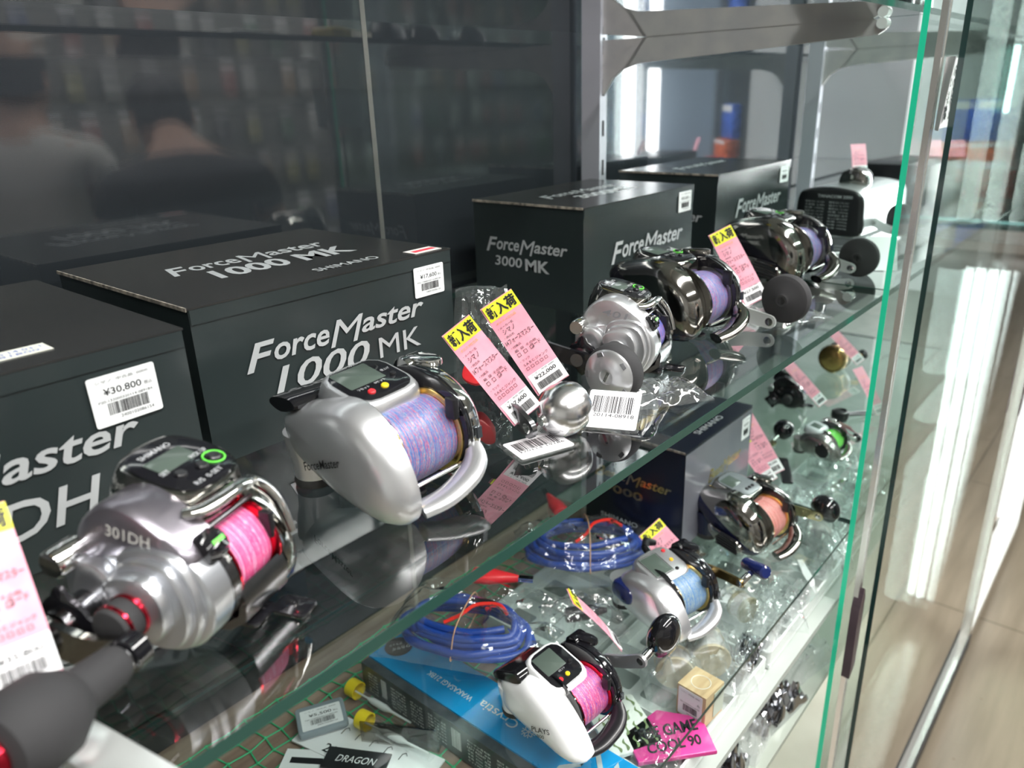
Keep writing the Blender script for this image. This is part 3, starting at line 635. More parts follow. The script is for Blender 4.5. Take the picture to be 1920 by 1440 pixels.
def display(t, M, w, d, shell, panel, out=None, lcd=(0, 0.12, 0.5, 0.42), buttons=(), texts=(), hump=(16, 10), bezel=None, lcdm=None, name='display_housing', ch=4, ringpos=None):
    """counter housing; M: centre of its top face, local x right, y towards the rear, z up"""
    out = out or catmull(rrect(w, d, min(w, d) * 0.28, 3), 1)
    c = (0, 0)
    m = MB(k=MMK); m.loft(out, [(-hump[0], 1.10), (-hump[0] * 0.6, 1.10), (-ch, 1.05), (-ch * 0.4, 1.0), (-ch * 0.1, 0.96), (0, 0.90)], M, c); h = m.build(name, shell, t)
    m = MB(k=MMK); m.loft(out, [(-0.4, 0.88), (0.5, 0.88), (0.9, 0.85)], M, c); p = m.build('display_panel', panel, h)
    m = MB(k=MMK); lx, ly, lw, lh = lcd
    m.box(lx * w - lw * w / 2, lx * w + lw * w / 2, ly * d - lh * d / 2, ly * d + lh * d / 2, 0.95, 1.25, M, r=1.0); q = m.build('lcd_screen', lcdm or LCD, h)
    if bezel:
        m = MB(k=MMK); lo = [(a + lx * w, b + ly * d) for a, b in rrect(lw * w + 2.4, lh * d + 2.4, 1.4, 3)]
        m.tube([(a, b, 1.1) for a, b in lo], 0.45, 6, M, closed=True); m.build('lcd_bezel', bezel, h)
    for (bx, by, br, bm) in buttons:
        m = MB(k=MMK); m.lathe([(br, 0.8), (br, 1.9), (br * 0.8, 2.5), (0, 2.6)], M @ T(bx * w, by * d, 0), 22); m.build('button', bm, h)
    if ringpos:
        m = MB(k=MMK); m.tube([(ringpos[0] * w + ringpos[2] * cos(2 * pi * i / 28), ringpos[1] * d + ringpos[2] * sin(2 * pi * i / 28), 1.2) for i in range(28)], 0.5, 6, M, closed=True); m.build('green_ring', GREENP, h)
    if texts:
        m = MB(k=MMK)
        for s, u, v, tw, th in texts: m.text(s, M @ T(u * w, v * d, 1.35), tw * w, th * d, 0.01)
        m.flat('lettering', GREYP, h)
    return h
def side_lens(t, prof, layers, mt, name, sub=4, c=None):
    """shell shaped from a side view outline (y,z), layers (x, scale[, dy, dz])"""
    m = MB(k=MMK); m.loft(catmull(prof, sub), layers, XAX, c); return m.build(name, mt, t)

# ---- big palming reels -----------------------------------------------------
SC_SILVER = [(60, 57), (42, 66), (22, 74), (0, 80), (-18, 80), (-36, 71), (-52, 52), (-61, 30), (-62, 14), (-55, 3), (-42, 0), (-20, 3), (8, 10), (34, 20), (50, 30), (56, 42)]
def palm_reel(name, label, loc, yaw, k=1.0, body=SILVER, line=L_BLUE, flange=GOLD, ring=CHROME, guard=None, panel=BLKG, back=None, prof=None,
              disp=None, knobspec=None, armspec=None, deco=None, tagtext=None, lean=0.0, kx=1.0, grille=None, sx=-16):
    t = thing(name, label, 'fishing reel', M=T(loc[0], loc[1], Z0 + loc[2]) @ RZ(yaw) @ RX(lean) @ Matrix.Diagonal((k * kx, k, k, 1)))
    prof = prof or SC_SILVER; guard = guard or body; back = back or BLKG
    side_lens(t, prof, [(sx - 4, 0.97), (sx - 5, 1.0), (-33, 1.0), (-37, 0.975), (-43, 0.90), (-47.5, 0.78), (-50, 0.58), (-51.5, 0.3), (-51.7, 0.02)], body, 'side_cover', c=(0, 42))
    # inner frame seam, spool, far side plate
    side_lens(t, [(-46, 34), (-40, 56), (-22, 70), (-4, 72), (20, 62), (30, 40), (22, 18), (0, 8), (-24, 6), (-40, 16)], [(sx - 4.5, 1.0), (sx - 2.5, 1.0), (sx - 2, 0.97)], ring, 'frame_ring', c=(-8, 38))
    spool(t, (-16, 36), 30, sx, 25, line, flange, rl=27.5)
    fr = [(-50, 36), (-44, 58), (-26, 72), (-4, 77), (22, 72), (38, 52), (40, 30), (28, 12), (4, 4), (-24, 4), (-42, 14)]
    side_lens(t, fr, [(26.5, 0.94), (27, 1.0), (30, 1.0), (31, 0.985)], BLKG, 'inner_plate', c=(-8, 38))
    sp = side_lens(t, fr, [(31, 0.98), (31.5, 1.01), (38, 1.01), (40.5, 0.97), (42.5, 0.84), (43, 0.5), (43.2, 0.02)], ring, 'far_side_plate', c=(-8, 38))
    m = MB(k=MMK)
    for q, (a, b) in enumerate(((-46, 52), (-52, 40), (-50, 26))):
        m.box(33, 37.4, -1.0, 1.0, -4, 4, T(0, a, b) @ RX((-28, -4, 16)[q]))
    m.build('plate_inlay', mat('slate inlay', (0.16, 0.18, 0.20), 0.2, 0.8), sp)
    # frame bars
    m = MB(k=MMK); m.box(-21, 30, 22, 40, 10, 62, r=4); m.build('rear_frame', BLK, t)
    m = MB(k=MMK)
    g = catmull([(-22, -54, 8), (-6, -60, 12), (14, -60, 18), (26, -56, 24), (32, -49, 32)], 5, False)
    m.tube(g, [9, 10, 10.5, 9, 5], 18, ry=0.55); m.build('palm_bar', guard, t)
    m = MB(k=MMK); m.tube([(-20, -46, 20), (28, -46, 20)], 1.6, 10); m.build('levelwind_shaft', CHROME, t)
    m = MB(k=MMK); m.box(20, 25, -46, -36, 52, 66, r=2); m.build('line_guide', BLK, t)
    # motor drum standing at the rear
    m = MB(k=MMK); m.lathe([(10, 3), (13, 3.5), (14, 8), (14.5, 18), (17, 30), (18, 40)], T(-30, 46, 0), 30); m.build('motor_drum', body, t)
    m = MB(k=MMK); m.lathe([(11, 0), (14, 0.5), (14.6, 4), (13.6, 6.5)], T(-30, 46, 0), 30); m.box(-36, -24, 48, 62, 2, 9, r=2); m.build('rubber_foot', RUB, t)
    if grille: m = MB(k=MMK); m.loft(catmull(grille, 3), [(-46, 0.9), (-44, 1.0), (-20, 1.0), (8, 0.98)], XAX); m.build('rear_trim', BLKG, t)
    m = MB(k=MMK); m.box(-14, 30, -8, 14, 0.0, 6, r=4); m.box(-6, 6, -30, 34, 0.3, 3.0, r=3); m.build('reel_foot', BLK, t)
    # counter
    D = dict(M=T(2, 2, 88) @ RX(14) @ RY(-3), w=58, d=50, lcd=(-0.08, 0.14, 0.56, 0.46), buttons=((-0.20, -0.28, 2.6, RED), (0.02, -0.27, 2.6, YELB), (0.30, -0.1, 2.2, BLK)),
             texts=(('Tanacom System', -0.06, 0.41, 0.5, 0.05), ('リセット', -0.22, -0.15, 0.18, 0.05), ('0セット', 0.05, -0.14, 0.18, 0.05), ('巻上げ', 0.30, 0.06, 0.14, 0.05)))
    D.update(disp or {}); display(t, D.pop('M'), D.pop('w'), D.pop('d'), D.pop('shell', body), panel, **D)
    # power lever and crank
    m = MB(k=MMK); m.lathe([(9, 0), (10, 1), (10, 5), (9, 6), (10, 7), (10, 18), (8, 20), (0, 20)], T(31, 16, 70) @ XAX, 28); lv = m.build('power_lever', ring, t)
    m = MB(k=MMK); m.prism(catmull([(-5, -2), (-4, 6), (8, 8), (18, 5), (21, 0), (18, -5), (8, -6)], 3), 0, 6, T(40, 12, 74) @ RZ(-68) @ RX(4), ch=1.5); m.build('lever_tab', ring, lv)
    m = MB(k=MMK); m.lathe([(12, 0), (13, 1), (13, 8), (11, 10), (6, 11), (6, 20), (0, 20)], T(43, -8, 36) @ XAX, 30); m.build('crank_hub', GUN, t)
    star(t, (-8, 36), 52, 19, BLKG)
    m = MB(k=MMK); m.lathe([(9, 0), (10, 0.6), (10, 7), (9, 8), (0, 8)], T(43, 16, 50) @ XAX, 28); m.build('cast_knob', PALEGOLD if flange is GOLD else GUN, t)
    A = armspec or dict(pts=[(0, 0), (40, -10)], w=(16, 13), mt=GUN)
    AM = A.get('M') or (T(62, -8, 36) @ XAX)
    arm(t, A['pts'], A['w'], A.get('th', 4), A['mt'], M=AM, holes=A.get('holes', ((0, 0, 4),)) + ((*A['pts'][-1], 3.0),))
    if knobspec:
        kd, r, L, mt = knobspec[:4]
        knob(t, kd, AM @ T(A['pts'][-1][0], A['pts'][-1][1], A.get('th', 4)) @ (knobspec[4] if len(knobspec) > 4 else I4), mt, r, L)
        m = MB(k=MMK); m.lathe([(4, 0), (4.6, 1), (4.6, 14)], AM @ T(A['pts'][-1][0], A['pts'][-1][1], 3) @ (knobspec[4] if len(knobspec) > 4 else I4), 20); m.build('knob_shaft', CHROME, t)
    if tagtext:
        m = MB(k=MMK)
        for s, y, z, w, h, x, rot, yw in tagtext: m.text(s, T(x, y, z) @ frame((0, 0, 0), (0, -1, 0), (0, 0, 1)) @ RY(yw) @ RZ(rot), w, h, 0.01, 0.2)
        m.flat('maker_mark', INK, t)
    if deco: deco(t)
    return t

SC_MK = [(60, 52), (46, 60), (26, 67), (4, 73), (-16, 74), (-34, 66), (-50, 48), (-59, 28), (-60, 13), (-54, 3), (-42, 0), (-20, 3), (8, 10), (34, 20), (50, 29), (57, 39)]
palm_reel('electric_reel', 'large satin silver reel with blue and pink line before the 17,600 yen carton', (0.300, 0.376, 0.0), 0, 1.0, prof=SC_MK, sx=-22, grille=[(34, 62), (52, 56), (66, 60), (60, 66), (40, 68)],
          disp=dict(M=T(-4, 8, 76) @ RX(10) @ RY(-3), w=52, d=52),
          knobspec=('ball', 21, 38, ALU, RX(-4) @ T(0, 0, 10)), armspec=dict(M=T(101, -38, 15) @ RZ(-14) @ RY(-6) @ XAX, pts=[(46, 20), (22, 8), (0, 0)], w=(20, 17), mt=GUN, holes=((22, 8, 2.5),)),
          tagtext=(('ForceMaster', 4, 34, 42, 6, -52.3, 20, 0),))

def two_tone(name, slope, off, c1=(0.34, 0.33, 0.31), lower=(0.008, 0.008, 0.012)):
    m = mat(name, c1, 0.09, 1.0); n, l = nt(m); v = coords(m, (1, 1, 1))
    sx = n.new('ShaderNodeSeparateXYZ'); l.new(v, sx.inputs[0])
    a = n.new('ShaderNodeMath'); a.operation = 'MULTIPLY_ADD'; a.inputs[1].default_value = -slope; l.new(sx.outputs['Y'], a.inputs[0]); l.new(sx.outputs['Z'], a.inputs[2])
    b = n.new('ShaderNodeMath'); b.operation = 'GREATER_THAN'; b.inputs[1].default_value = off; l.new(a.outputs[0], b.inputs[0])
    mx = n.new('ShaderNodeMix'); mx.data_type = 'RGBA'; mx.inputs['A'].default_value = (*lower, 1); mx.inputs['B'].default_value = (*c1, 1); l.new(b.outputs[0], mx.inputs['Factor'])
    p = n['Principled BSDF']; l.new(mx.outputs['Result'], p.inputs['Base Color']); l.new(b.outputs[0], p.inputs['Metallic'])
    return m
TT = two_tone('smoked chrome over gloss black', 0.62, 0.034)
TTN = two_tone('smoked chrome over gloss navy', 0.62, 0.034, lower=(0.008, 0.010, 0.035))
PROF_D = [(68, 58), (58, 70), (34, 77), (6, 80), (-18, 70), (-36, 50), (-41, 26), (-33, 5), (-12, 0), (14, 6), (38, 24), (58, 42)]
def vents(inner, shellm):
    def f(t):
        m = MB(k=MMK); m.loft(catmull([(30, 34), (8, 30), (-14, 22), (-20, 12), (-6, 6), (14, 12), (30, 24)], 4), [(-40, 1.05), (-53, 1.0), (-55, 0.93), (-55.4, 0.86)], XAX); v = m.build('vent_plate', shellm, t)
        for i in range(6):
            m = MB(k=MMK); m.box(-56.6, -54.0, -13 + i * 1.0, 22 - abs(i - 2) * 2.0, 8.5 + i * 3.6, 10.4 + i * 3.6, T(0, 0, 0) @ RX(10)); m.build('vent_slat', inner, v)
    return f
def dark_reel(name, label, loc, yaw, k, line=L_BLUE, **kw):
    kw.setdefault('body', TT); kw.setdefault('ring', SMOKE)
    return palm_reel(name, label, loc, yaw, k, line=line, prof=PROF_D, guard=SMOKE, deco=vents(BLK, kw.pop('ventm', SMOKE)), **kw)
DD = dict(M=T(0, 18, 80) @ RX(8), w=52, d=56, shell=SMOKE, lcd=(-0.14, 0.16, 0.5, 0.36), buttons=((-0.2, -0.22, 2.4, BLK), (0.05, -0.26, 2.4, BLK), (0.26, -0.10, 3.4, BLK)),
          ringpos=(0.26, -0.10, 4.8), texts=(('PICK UP', 0.22, 0.06, 0.2, 0.05), ('R/S   0-SET', -0.08, -0.12, 0.4, 0.05)))
def power_handle(length=45, r=22):
    return dict(armspec=dict(M=T(66, -8, 32) @ RZ(-20) @ XAX, pts=[(0, 0), (-length * 0.5, -12), (-length, -20)], w=(15, 13), mt=ALU, th=3), knobspec=('disc', r, 20, EVA))
GRD = [(40, 66), (60, 60), (70, 62), (66, 70), (46, 74)]
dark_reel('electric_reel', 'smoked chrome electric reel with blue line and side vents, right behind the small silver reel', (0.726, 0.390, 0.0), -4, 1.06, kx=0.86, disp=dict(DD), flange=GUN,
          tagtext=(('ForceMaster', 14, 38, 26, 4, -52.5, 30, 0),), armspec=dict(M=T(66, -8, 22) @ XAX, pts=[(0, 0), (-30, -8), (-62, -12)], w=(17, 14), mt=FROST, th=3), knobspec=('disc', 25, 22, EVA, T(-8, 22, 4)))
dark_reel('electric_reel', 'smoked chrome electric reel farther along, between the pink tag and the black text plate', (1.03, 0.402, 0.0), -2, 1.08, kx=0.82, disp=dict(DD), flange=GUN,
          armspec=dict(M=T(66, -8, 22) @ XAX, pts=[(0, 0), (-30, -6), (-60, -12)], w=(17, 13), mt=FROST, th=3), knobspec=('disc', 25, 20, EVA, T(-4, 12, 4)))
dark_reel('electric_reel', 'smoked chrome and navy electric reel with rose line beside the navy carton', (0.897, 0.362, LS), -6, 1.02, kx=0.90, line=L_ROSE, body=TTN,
          disp=dict(DD, ringpos=None, buttons=((-0.1, -0.26, 2.4, BLK), (0.05, -0.26, 2.4, BLK), (0.2, -0.26, 2.4, BLK)), texts=()), panel=mat('grey display panel', (0.16, 0.18, 0.19), 0.25),
          armspec=dict(M=T(66, -8, 30) @ XAX, pts=[(0, 0), (-30, 5), (-60, 8)], w=(15, 13), mt=PALEGOLD, th=3), knobspec=('ball', 20, 26, BLKG, RX(-25) @ RY(-8)))
WH_P = [(56, 50), (36, 60), (14, 68), (-8, 66), (-30, 54), (-50, 34), (-62, 14), (-60, 5), (-50, 0), (-26, 2), (4, 5), (34, 8), (54, 14), (58, 32)]
palm_reel('electric_reel', 'white electric reel with pink and blue line and black trim above the long blue box', (0.480, 0.366, LS), -6, 0.92, body=WHITE, line=L_MAG, flange=REDM, ring=BLKG, guard=BLK, prof=WH_P, grille=[(20, 62), (44, 52), (60, 46), (62, 54), (44, 64), (26, 72)],
          disp=dict(M=T(-6, 4, 72) @ RX(12) @ RY(-4), w=48, d=56, texts=(('0セット', 0.0, -0.13, 0.18, 0.05),)),
          armspec=dict(M=T(62, -8, 44) @ XAX, pts=[(0, 0), (-24, 12), (-46, 26)], w=(14, 15), mt=SILVER, th=3.5), knobspec=('egg', 27, 18, BLKG, RX(-14) @ RZ(12)),
          tagtext=(('PLAYS', -16, 30, 30, 6, -52.4, 26, 0), ('800', -16, 22, 12, 4, -52.4, 26, 0)))
SV_P = [(44, 48), (30, 60), (10, 66), (-14, 66), (-34, 58), (-50, 42), (-60, 24), (-58, 8), (-46, 0), (-20, 0), (10, 3), (32, 8), (44, 20), (47, 34)]
def blue_side(t):
    m = MB(k=MMK); m.loft(catmull([(44, 30), (42, 48), (22, 50), (8, 44), (10, 28), (26, 24)], 4), [(-40, 1.0), (-50, 0.98), (-53, 0.9), (-54, 0.7)], XAX); m.build('side_window', NAVY, t)
    m = MB(k=MMK); m.lathe([(4, 0), (5, 1), (5, 8), (3, 9), (0, 9)], T(6, 40, 66) @ RX(-60), 18); o = m.build('power_terminal', BLKG, t)
    m = MB(k=MMK); m.tube([(6, 46, 70), (14, 52, 72), (26, 48, 68)], [5, 6, 4], 14); m.build('terminal_cap', BLK, t)
palm_reel('electric_reel', 'silver and navy electric reel with blue line, navy grip and gold crank arm', (0.690, 0.370, LS), -14, 0.95, grille=None, body=SILVER, line=L_BLUE2, flange=GOLD, ring=BLKG, prof=SV_P, deco=blue_side,
          panel=mat('satin grey panel', (0.42, 0.43, 0.44), 0.3, 0.6),
          disp=dict(M=T(-4, 6, 70) @ RX(12) @ RY(-2), w=56, d=52, lcd=(-0.16, 0.04, 0.46, 0.62), bezel=CHROME, buttons=((0.30, 0.30, 2.6, RED), (0.26, -0.02, 2.6, mat('orange button', (0.85, 0.45, 0.02), 0.3)), (0.18, -0.30, 2.4, BLK)), texts=()),
          armspec=dict(M=T(58, -8, 46) @ RZ(-8) @ XAX, pts=[(0, 0), (-30, 8), (-62, 14)], w=(13, 11), mt=GOLD, th=3), knobspec=('bar', 20, 26, NAVY, RX(-30) @ RZ(70)))

# ---- compact round reels with the crank on the camera side ----------------------------------
def gear_reel(name, label, loc, yaw, k=1.0, frame_m=None, gear=None, plate=None, line=L_PINK, flange=REDM, hump=SMOKE, number='301DH', accent=REDM, deco=None, arms=None, dial=True, ringm=None, inkm=None, inner=None):
    gear = gear or SILVER; plate = plate or SILVER; frame_m = frame_m or GUN; ringm = ringm or SMOKE
    t = thing(name, label, 'fishing reel', M=T(loc[0], loc[1], Z0 + loc[2]) @ RZ(yaw) @ Matrix.Scale(k, 4))
    pl = [(24, 68), (4, 64), (-14, 52), (-25, 36), (-29, 20), (-25, 7), (-12, 1), (8, 2), (24, 12), (34, 30), (36, 54)]
    side_lens(t, pl, [(20, 0.97), (20.6, 1.0), (27, 1.0), (30, 0.96), (31.5, 0.8), (32, 0.4), (32.1, 0.02)], ringm, 'far_side_plate', c=(4, 34))
    side_lens(t, pl, [(18, 0.93), (18.4, 0.965), (20.2, 0.965)], BLKG, 'inner_plate', c=(4, 34))
    spool(t, (-4, 32), 24.5, -11, 16.5, line, flange, rl=21.5)
    m = MB(k=MMK); m.box(-14, 19, 16, 34, 8, 60, r=4); m.build('rear_frame', inner or BLK, t)
    m = MB(k=MMK); m.box(-13, 18, 0, 18, 59, 65, r=3); m.build('inner_hood', inner or BLK, t)
    # lower front apron below the spool
    m = MB(k=MMK); m.rings([[(x, y, z) for y, z in ((-27, 27), (-30, 20), (-28, 9), (-18, 2), (0, -0.0), (0, 3), (-16, 6), (-24, 11), (-26, 19))] for x in (-14, 19)]); m.build('front_apron', frame_m, t)
    m = MB(k=MMK); m.tube([(-13, -14, 56), (19, -14, 56)], 1.6, 10); m.build('levelwind_shaft', GUN, t)
    m = MB(k=MMK); m.box(15.5, 19, -27, -19, 36, 50, r=2); m.build('line_guide', BLK, t)
    # counter hump with its chrome arch
    out = catmull([(-23, 14), (-22, -14), (-8, -22), (11, -20), (21, -8), (23, 10), (18, 26), (2, 30), (-16, 27)], 4)
    H = T(9, 10, 75) @ RX(13)
    display(t, H, 45, 48, hump, BLKG, out=out, lcd=(-0.06, 0.16, 0.52, 0.26), hump=(24, 10), ch=7, ringpos=(0.24, -0.12, 5.2),
            buttons=((-0.22, -0.08, 3.0, BLK), (0.03, -0.14, 3.0, BLK), (0.24, -0.12, 3.6, BLK)),
            texts=(('SHIMANO', -0.04, 0.38, 0.44, 0.07), ('SET', -0.30, 0.04, 0.12, 0.06), ('PICK UP', 0.20, 0.04, 0.24, 0.06), ('R/S  0-SET', -0.08, -0.30, 0.4, 0.06)))
    m = MB(k=MMK); m.tube(catmull([(-18, -8, 66), (-13, -14, 66), (-4, -17, 67), (10, -17, 67), (20, -16, 64), (26, -20, 56), (27.5, -25, 46), (27.5, -28.5, 34)], 5, False), [3.5, 4.5, 4.5, 4.0, 3.0], 14, ry=0.7); m.build('arch_rim', CHROME, t)
    # gear case: stepped round drum, rear disc and the numbered cover
    m = MB(k=MMK); m.lathe([(25, -14), (26.5, -14.4), (26.5, -20)], T(0, -3, 31) @ XAX, 56, cap0=True, cap1=True); m.build('dial_band', frame_m, t)
    m = MB(k=MMK); m.lathe([(26.3, -20.2), (26.8, -20.6), (26.8, -33), (25.6, -34.2), (24, -34.4)], T(0, -3, 31) @ XAX, 56); m.build('gear_drum', gear, t)
    ov = catmull([(14, 24), (-12, 26), (-22, 12), (-23, -6), (-14, -21), (2, -24), (16, -16), (20, 4)], 5)
    m = MB(k=MMK); m.loft([(a - 2, b + 31) for a, b in ov], [(-34, 1.0), (-37, 1.0), (-38, 0.97), (-38.2, 0.86), (-41, 0.86), (-42, 0.82)], XAX); m.build('drum_step', gear, t)
    m = MB(k=MMK); m.loft(catmull([(14, 46), (-6, 50), (-15, 40), (-14, 26), (-6, 18), (8, 20), (14, 32)], 5), [(-41, 1.0), (-46, 1.0), (-47.5, 0.96), (-48, 0.85)], XAX); m.build('drum_cap', gear, t)
    for (cy, cz, r, x0, x1, nm) in ((28, 36, 19, -14, -34, 'rear_drum'), (30, 34, 14, -34, -42, 'rear_disc')):
        m = MB(k=MMK); m.lathe([(r, x0), (r + 0.4, x0 - 0.6), (r + 0.4, x1 + 1.2), (r - 1, x1), (r * 0.6, x1 - 0.4)], T(0, cy, cz) @ XAX, 44); m.build(nm, gear, t)
    cv = [(42, 48), (38, 62), (24, 74), (8, 75), (-8, 66), (-19, 56), (-21, 48), (-8, 46), (10, 50), (26, 48), (36, 40)]
    side_lens(t, cv, [(-13, 0.98), (-13.5, 1.0), (-30, 1.0), (-33, 0.97), (-34.5, 0.9), (-35, 0.7)], plate, 'numbered_cover', c=(14, 57))
    m = MB(k=MMK); m.text(number, T(-35.3, 8, 62) @ frame((0, 0, 0), (0, -1, 0), (0, 0, 1)) @ RZ(-8), 24, 6, 0.01, 0.1); m.text('SMART DIAL', T(-17, -22.5, 51) @ frame((0, 0, 0), (0, -0.7, -0.75), (1, 0, 0)), 18, 2.6)
    m.flat('number_mark', inkm or GREYINK, t)
    m = MB(k=MMK); m.lathe([(6, 0), (7, 0.6), (7, 14), (6, 15.4), (0, 15.4)], T(-34, 40, 50) @ RZ(180) @ XAX, 28); m.build('side_cap', CHROME, t)
    if dial:
        m = MB(k=MMK); n = 30
        out = [((7.2 + 0.5 * (i % 2)) * cos(2 * pi * i / n), (7.2 + 0.5 * (i % 2)) * sin(2 * pi * i / n)) for i in range(n)]
        m.loft(out, [(-26, 0.85), (-24, 1), (-15, 1), (-13.5, 0.85)], T(0, -20, 52) @ XAX); d = m.build('thumb_dial', BLKG, t)
        m = MB(k=MMK); m.box(-23, -16, -1.0, 1.0, 7.4, 8.0, T(0, -20, 52) @ RX(52)); m.build('green_mark', GREENP, d)
    # knurled tension knob with coloured rings
    m = MB(k=MMK); m.lathe([(9.2, 0), (9.8, 0.8), (9.8, 12), (9.0, 13.5), (6, 14.2), (0, 14.2)], T(-46, 2, 32) @ RZ(180) @ XAX, 40); kn = m.build('tension_knob', EVA, t)
    for q in (1.6, 9.6):
        m = MB(k=MMK); m.lathe([(9.9, q), (10.3, q + 0.3), (10.3, q + 1.7), (9.9, q + 2)], T(-46, 2, 32) @ RZ(180) @ XAX, 40, False, False); m.build('coloured_ring', accent, kn)
    m = MB(k=MMK); m.lathe([(9, 0), (9, 20), (6, 21), (6, 28), (0, 28)], T(-40, 32, 26) @ RZ(180) @ XAX, 28); m.build('crank_shaft', GUN, t)
    star(t, (32, 26), -56, 19, BLKG, n=4, th=4)
    m = MB(k=MMK); m.box(-8, 10, -28, 38, 0.0, 2.6, r=3); m.box(4, 18, -46, -26, 0.0, 2.6, r=3); m.box(-7, 7, -12, 26, 2, 9, r=3); m.build('reel_foot', BLKG, t)
    if arms: arms(t)
    if deco: deco(t)
    return t
def arms_301(t):
    AM = T(-62, 32, 26) @ RZ(180) @ XAX       # local u is -y, local v is z, outward is -x
    arm(t, [(0, 0), (22, -3), (44, 2)], (18, 14), 3.5, SMOKE, 'crank_arm', AM, holes=((0, 0, 4),))
    arm(t, [(0, 0), (-20, 2), (-40, 8)], (18, 14), 3.5, SMOKE, 'crank_arm', AM, holes=())
    m = MB(k=MMK); m.lathe([(7, -3), (8, -2.4), (8, 5), (6.5, 6), (0, 6)], AM @ T(44, 2, 0), 26); m.build('knob_cap', BLKG, t)
    knob(t, 'pear', AM @ T(44, 2, 8) @ RX(-7) @ RY(2), EVA, 17.5, 56)
    m = MB(k=MMK); m.lathe([(0, 0), (8, 0), (9, 8), (13, 24), (14, 34), (11, 42), (0, 44)], AM @ T(-40, 8, 4), 30); m.build('handle_knob', EVA, t)
gear_reel('baitcast_reel', 'chrome and silver reel with pink line and a long black pear grip', (0.150, 0.342, 0.0), 22, 1.06, arms=arms_301, inner=mat('rose anodised metal', (0.50, 0.10, 0.20), 0.25, 1.0), inkm=mat('pale print', (0.70, 0.69, 0.66), 0.4), plate=mat('lilac grey satin', (0.30, 0.28, 0.32), 0.28, 0.85, coat=0.4), gear=mat('bright satin silver', (0.66, 0.68, 0.72), 0.3, 0.9, coat=0.3))
def arms_401(t):
    AM = T(-62, 32, 26) @ RZ(180) @ XAX
    arm(t, [(-34, 6), (0, 0), (30, -4), (52, -2)], (15, 13), 3.5, BLKG, 'crank_arm', AM, holes=((-34, 6, 6), (0, 0, 4)))
    m = MB(k=MMK); m.lathe([(5, 0), (5.6, 1), (5.6, 16)], AM @ T(50, -2, 2), 20); m.build('knob_shaft', CHROME, t)
    knob(t, 'cap', AM @ T(46, 2, 14) @ RY(-10), EVA, 25, 24)
gear_reel('baitcast_reel', 'small pale silver reel with a round silver faced grip', (0.597, 0.366, 0.0), 14, 1.0, arms=arms_401, number='401', line=L_BLK, flange=BLKG, accent=SILVER, hump=SMOKE, ringm=GUN)
t = thing('aluminium_bar', 'bright aluminium crank arm lying across the front shelf edge at bottom left', 'reel arm', (0.066, 0.288, Z0 + 0.001))
m = MB(k=MMK); m.prism([(p[0], p[1]) for p in rrect(96, 19, 9, 6)], 0, 7, RZ(-79), ch=1.2); m.build('arm_body', FROST, t)
m = MB(k=MMK); m.lathe([(3.2, 7.0), (5, 7.1), (5, 7.6), (3.4, 7.7), (3.2, 7.1)], RZ(-79) @ T(37, 0, 0), 22); m.build('arm_bolt', CHROME, t)
# ---- small reels on the right half of the lower shelf
L_GRN = line_mat('green line', [(0.10, 0.55, 0.06), (0.25, 0.75, 0.15), (0.12, 0.60, 0.08)], 900)
def hole_side(t):
    m = MB(k=MMK); m.lathe([(19, -50), (20, -53), (18, -54), (17, -51)], T(0, -22, 30) @ XAX, 36, False, False); m.build('rim_ring', CHROME, t)
    m = MB(k=MMK); m.lathe([(0, -52.2), (17.5, -52.2), (17.5, -50)], T(0, -22, 30) @ XAX, 36); m.build('dark_disc', BLK, t)
palm_reel('electric_reel', 'small grey electric reel with bright green line and a round black side disc', (1.228, 0.378, LS), -6, 0.66, body=mat('warm grey metal', (0.36, 0.35, 0.34), 0.25, 0.9), line=L_GRN, flange=GUN, ring=CHROME, prof=SV_P, deco=hole_side,
          panel=mat('pale grey panel', (0.50, 0.52, 0.54), 0.3), disp=dict(M=T(-8, 16, 74) @ RX(8), w=52, d=44, lcd=(-0.05, 0.0, 0.5, 0.6), buttons=(), texts=(), shell=mat('pale grey panel', (0.5, 0.5, 0.5))),
          armspec=dict(M=T(66, -8, 40) @ XAX, pts=[(0, 0), (-26, -4), (-44, -8)], w=(14, 12), mt=CHROME, th=3), knobspec=('disc', 12, 14, BLK))
gear_reel('baitcast_reel', 'black low profile reel standing between the leaning pink tags', (1.405, 0.500, LS), 10, 0.86, gear=BLKG, plate=BLKG, frame_m=BLKG, line=L_BLK, flange=BLKG, hump=BLKG, ringm=CHROME, number='', accent=BLK, dial=False)
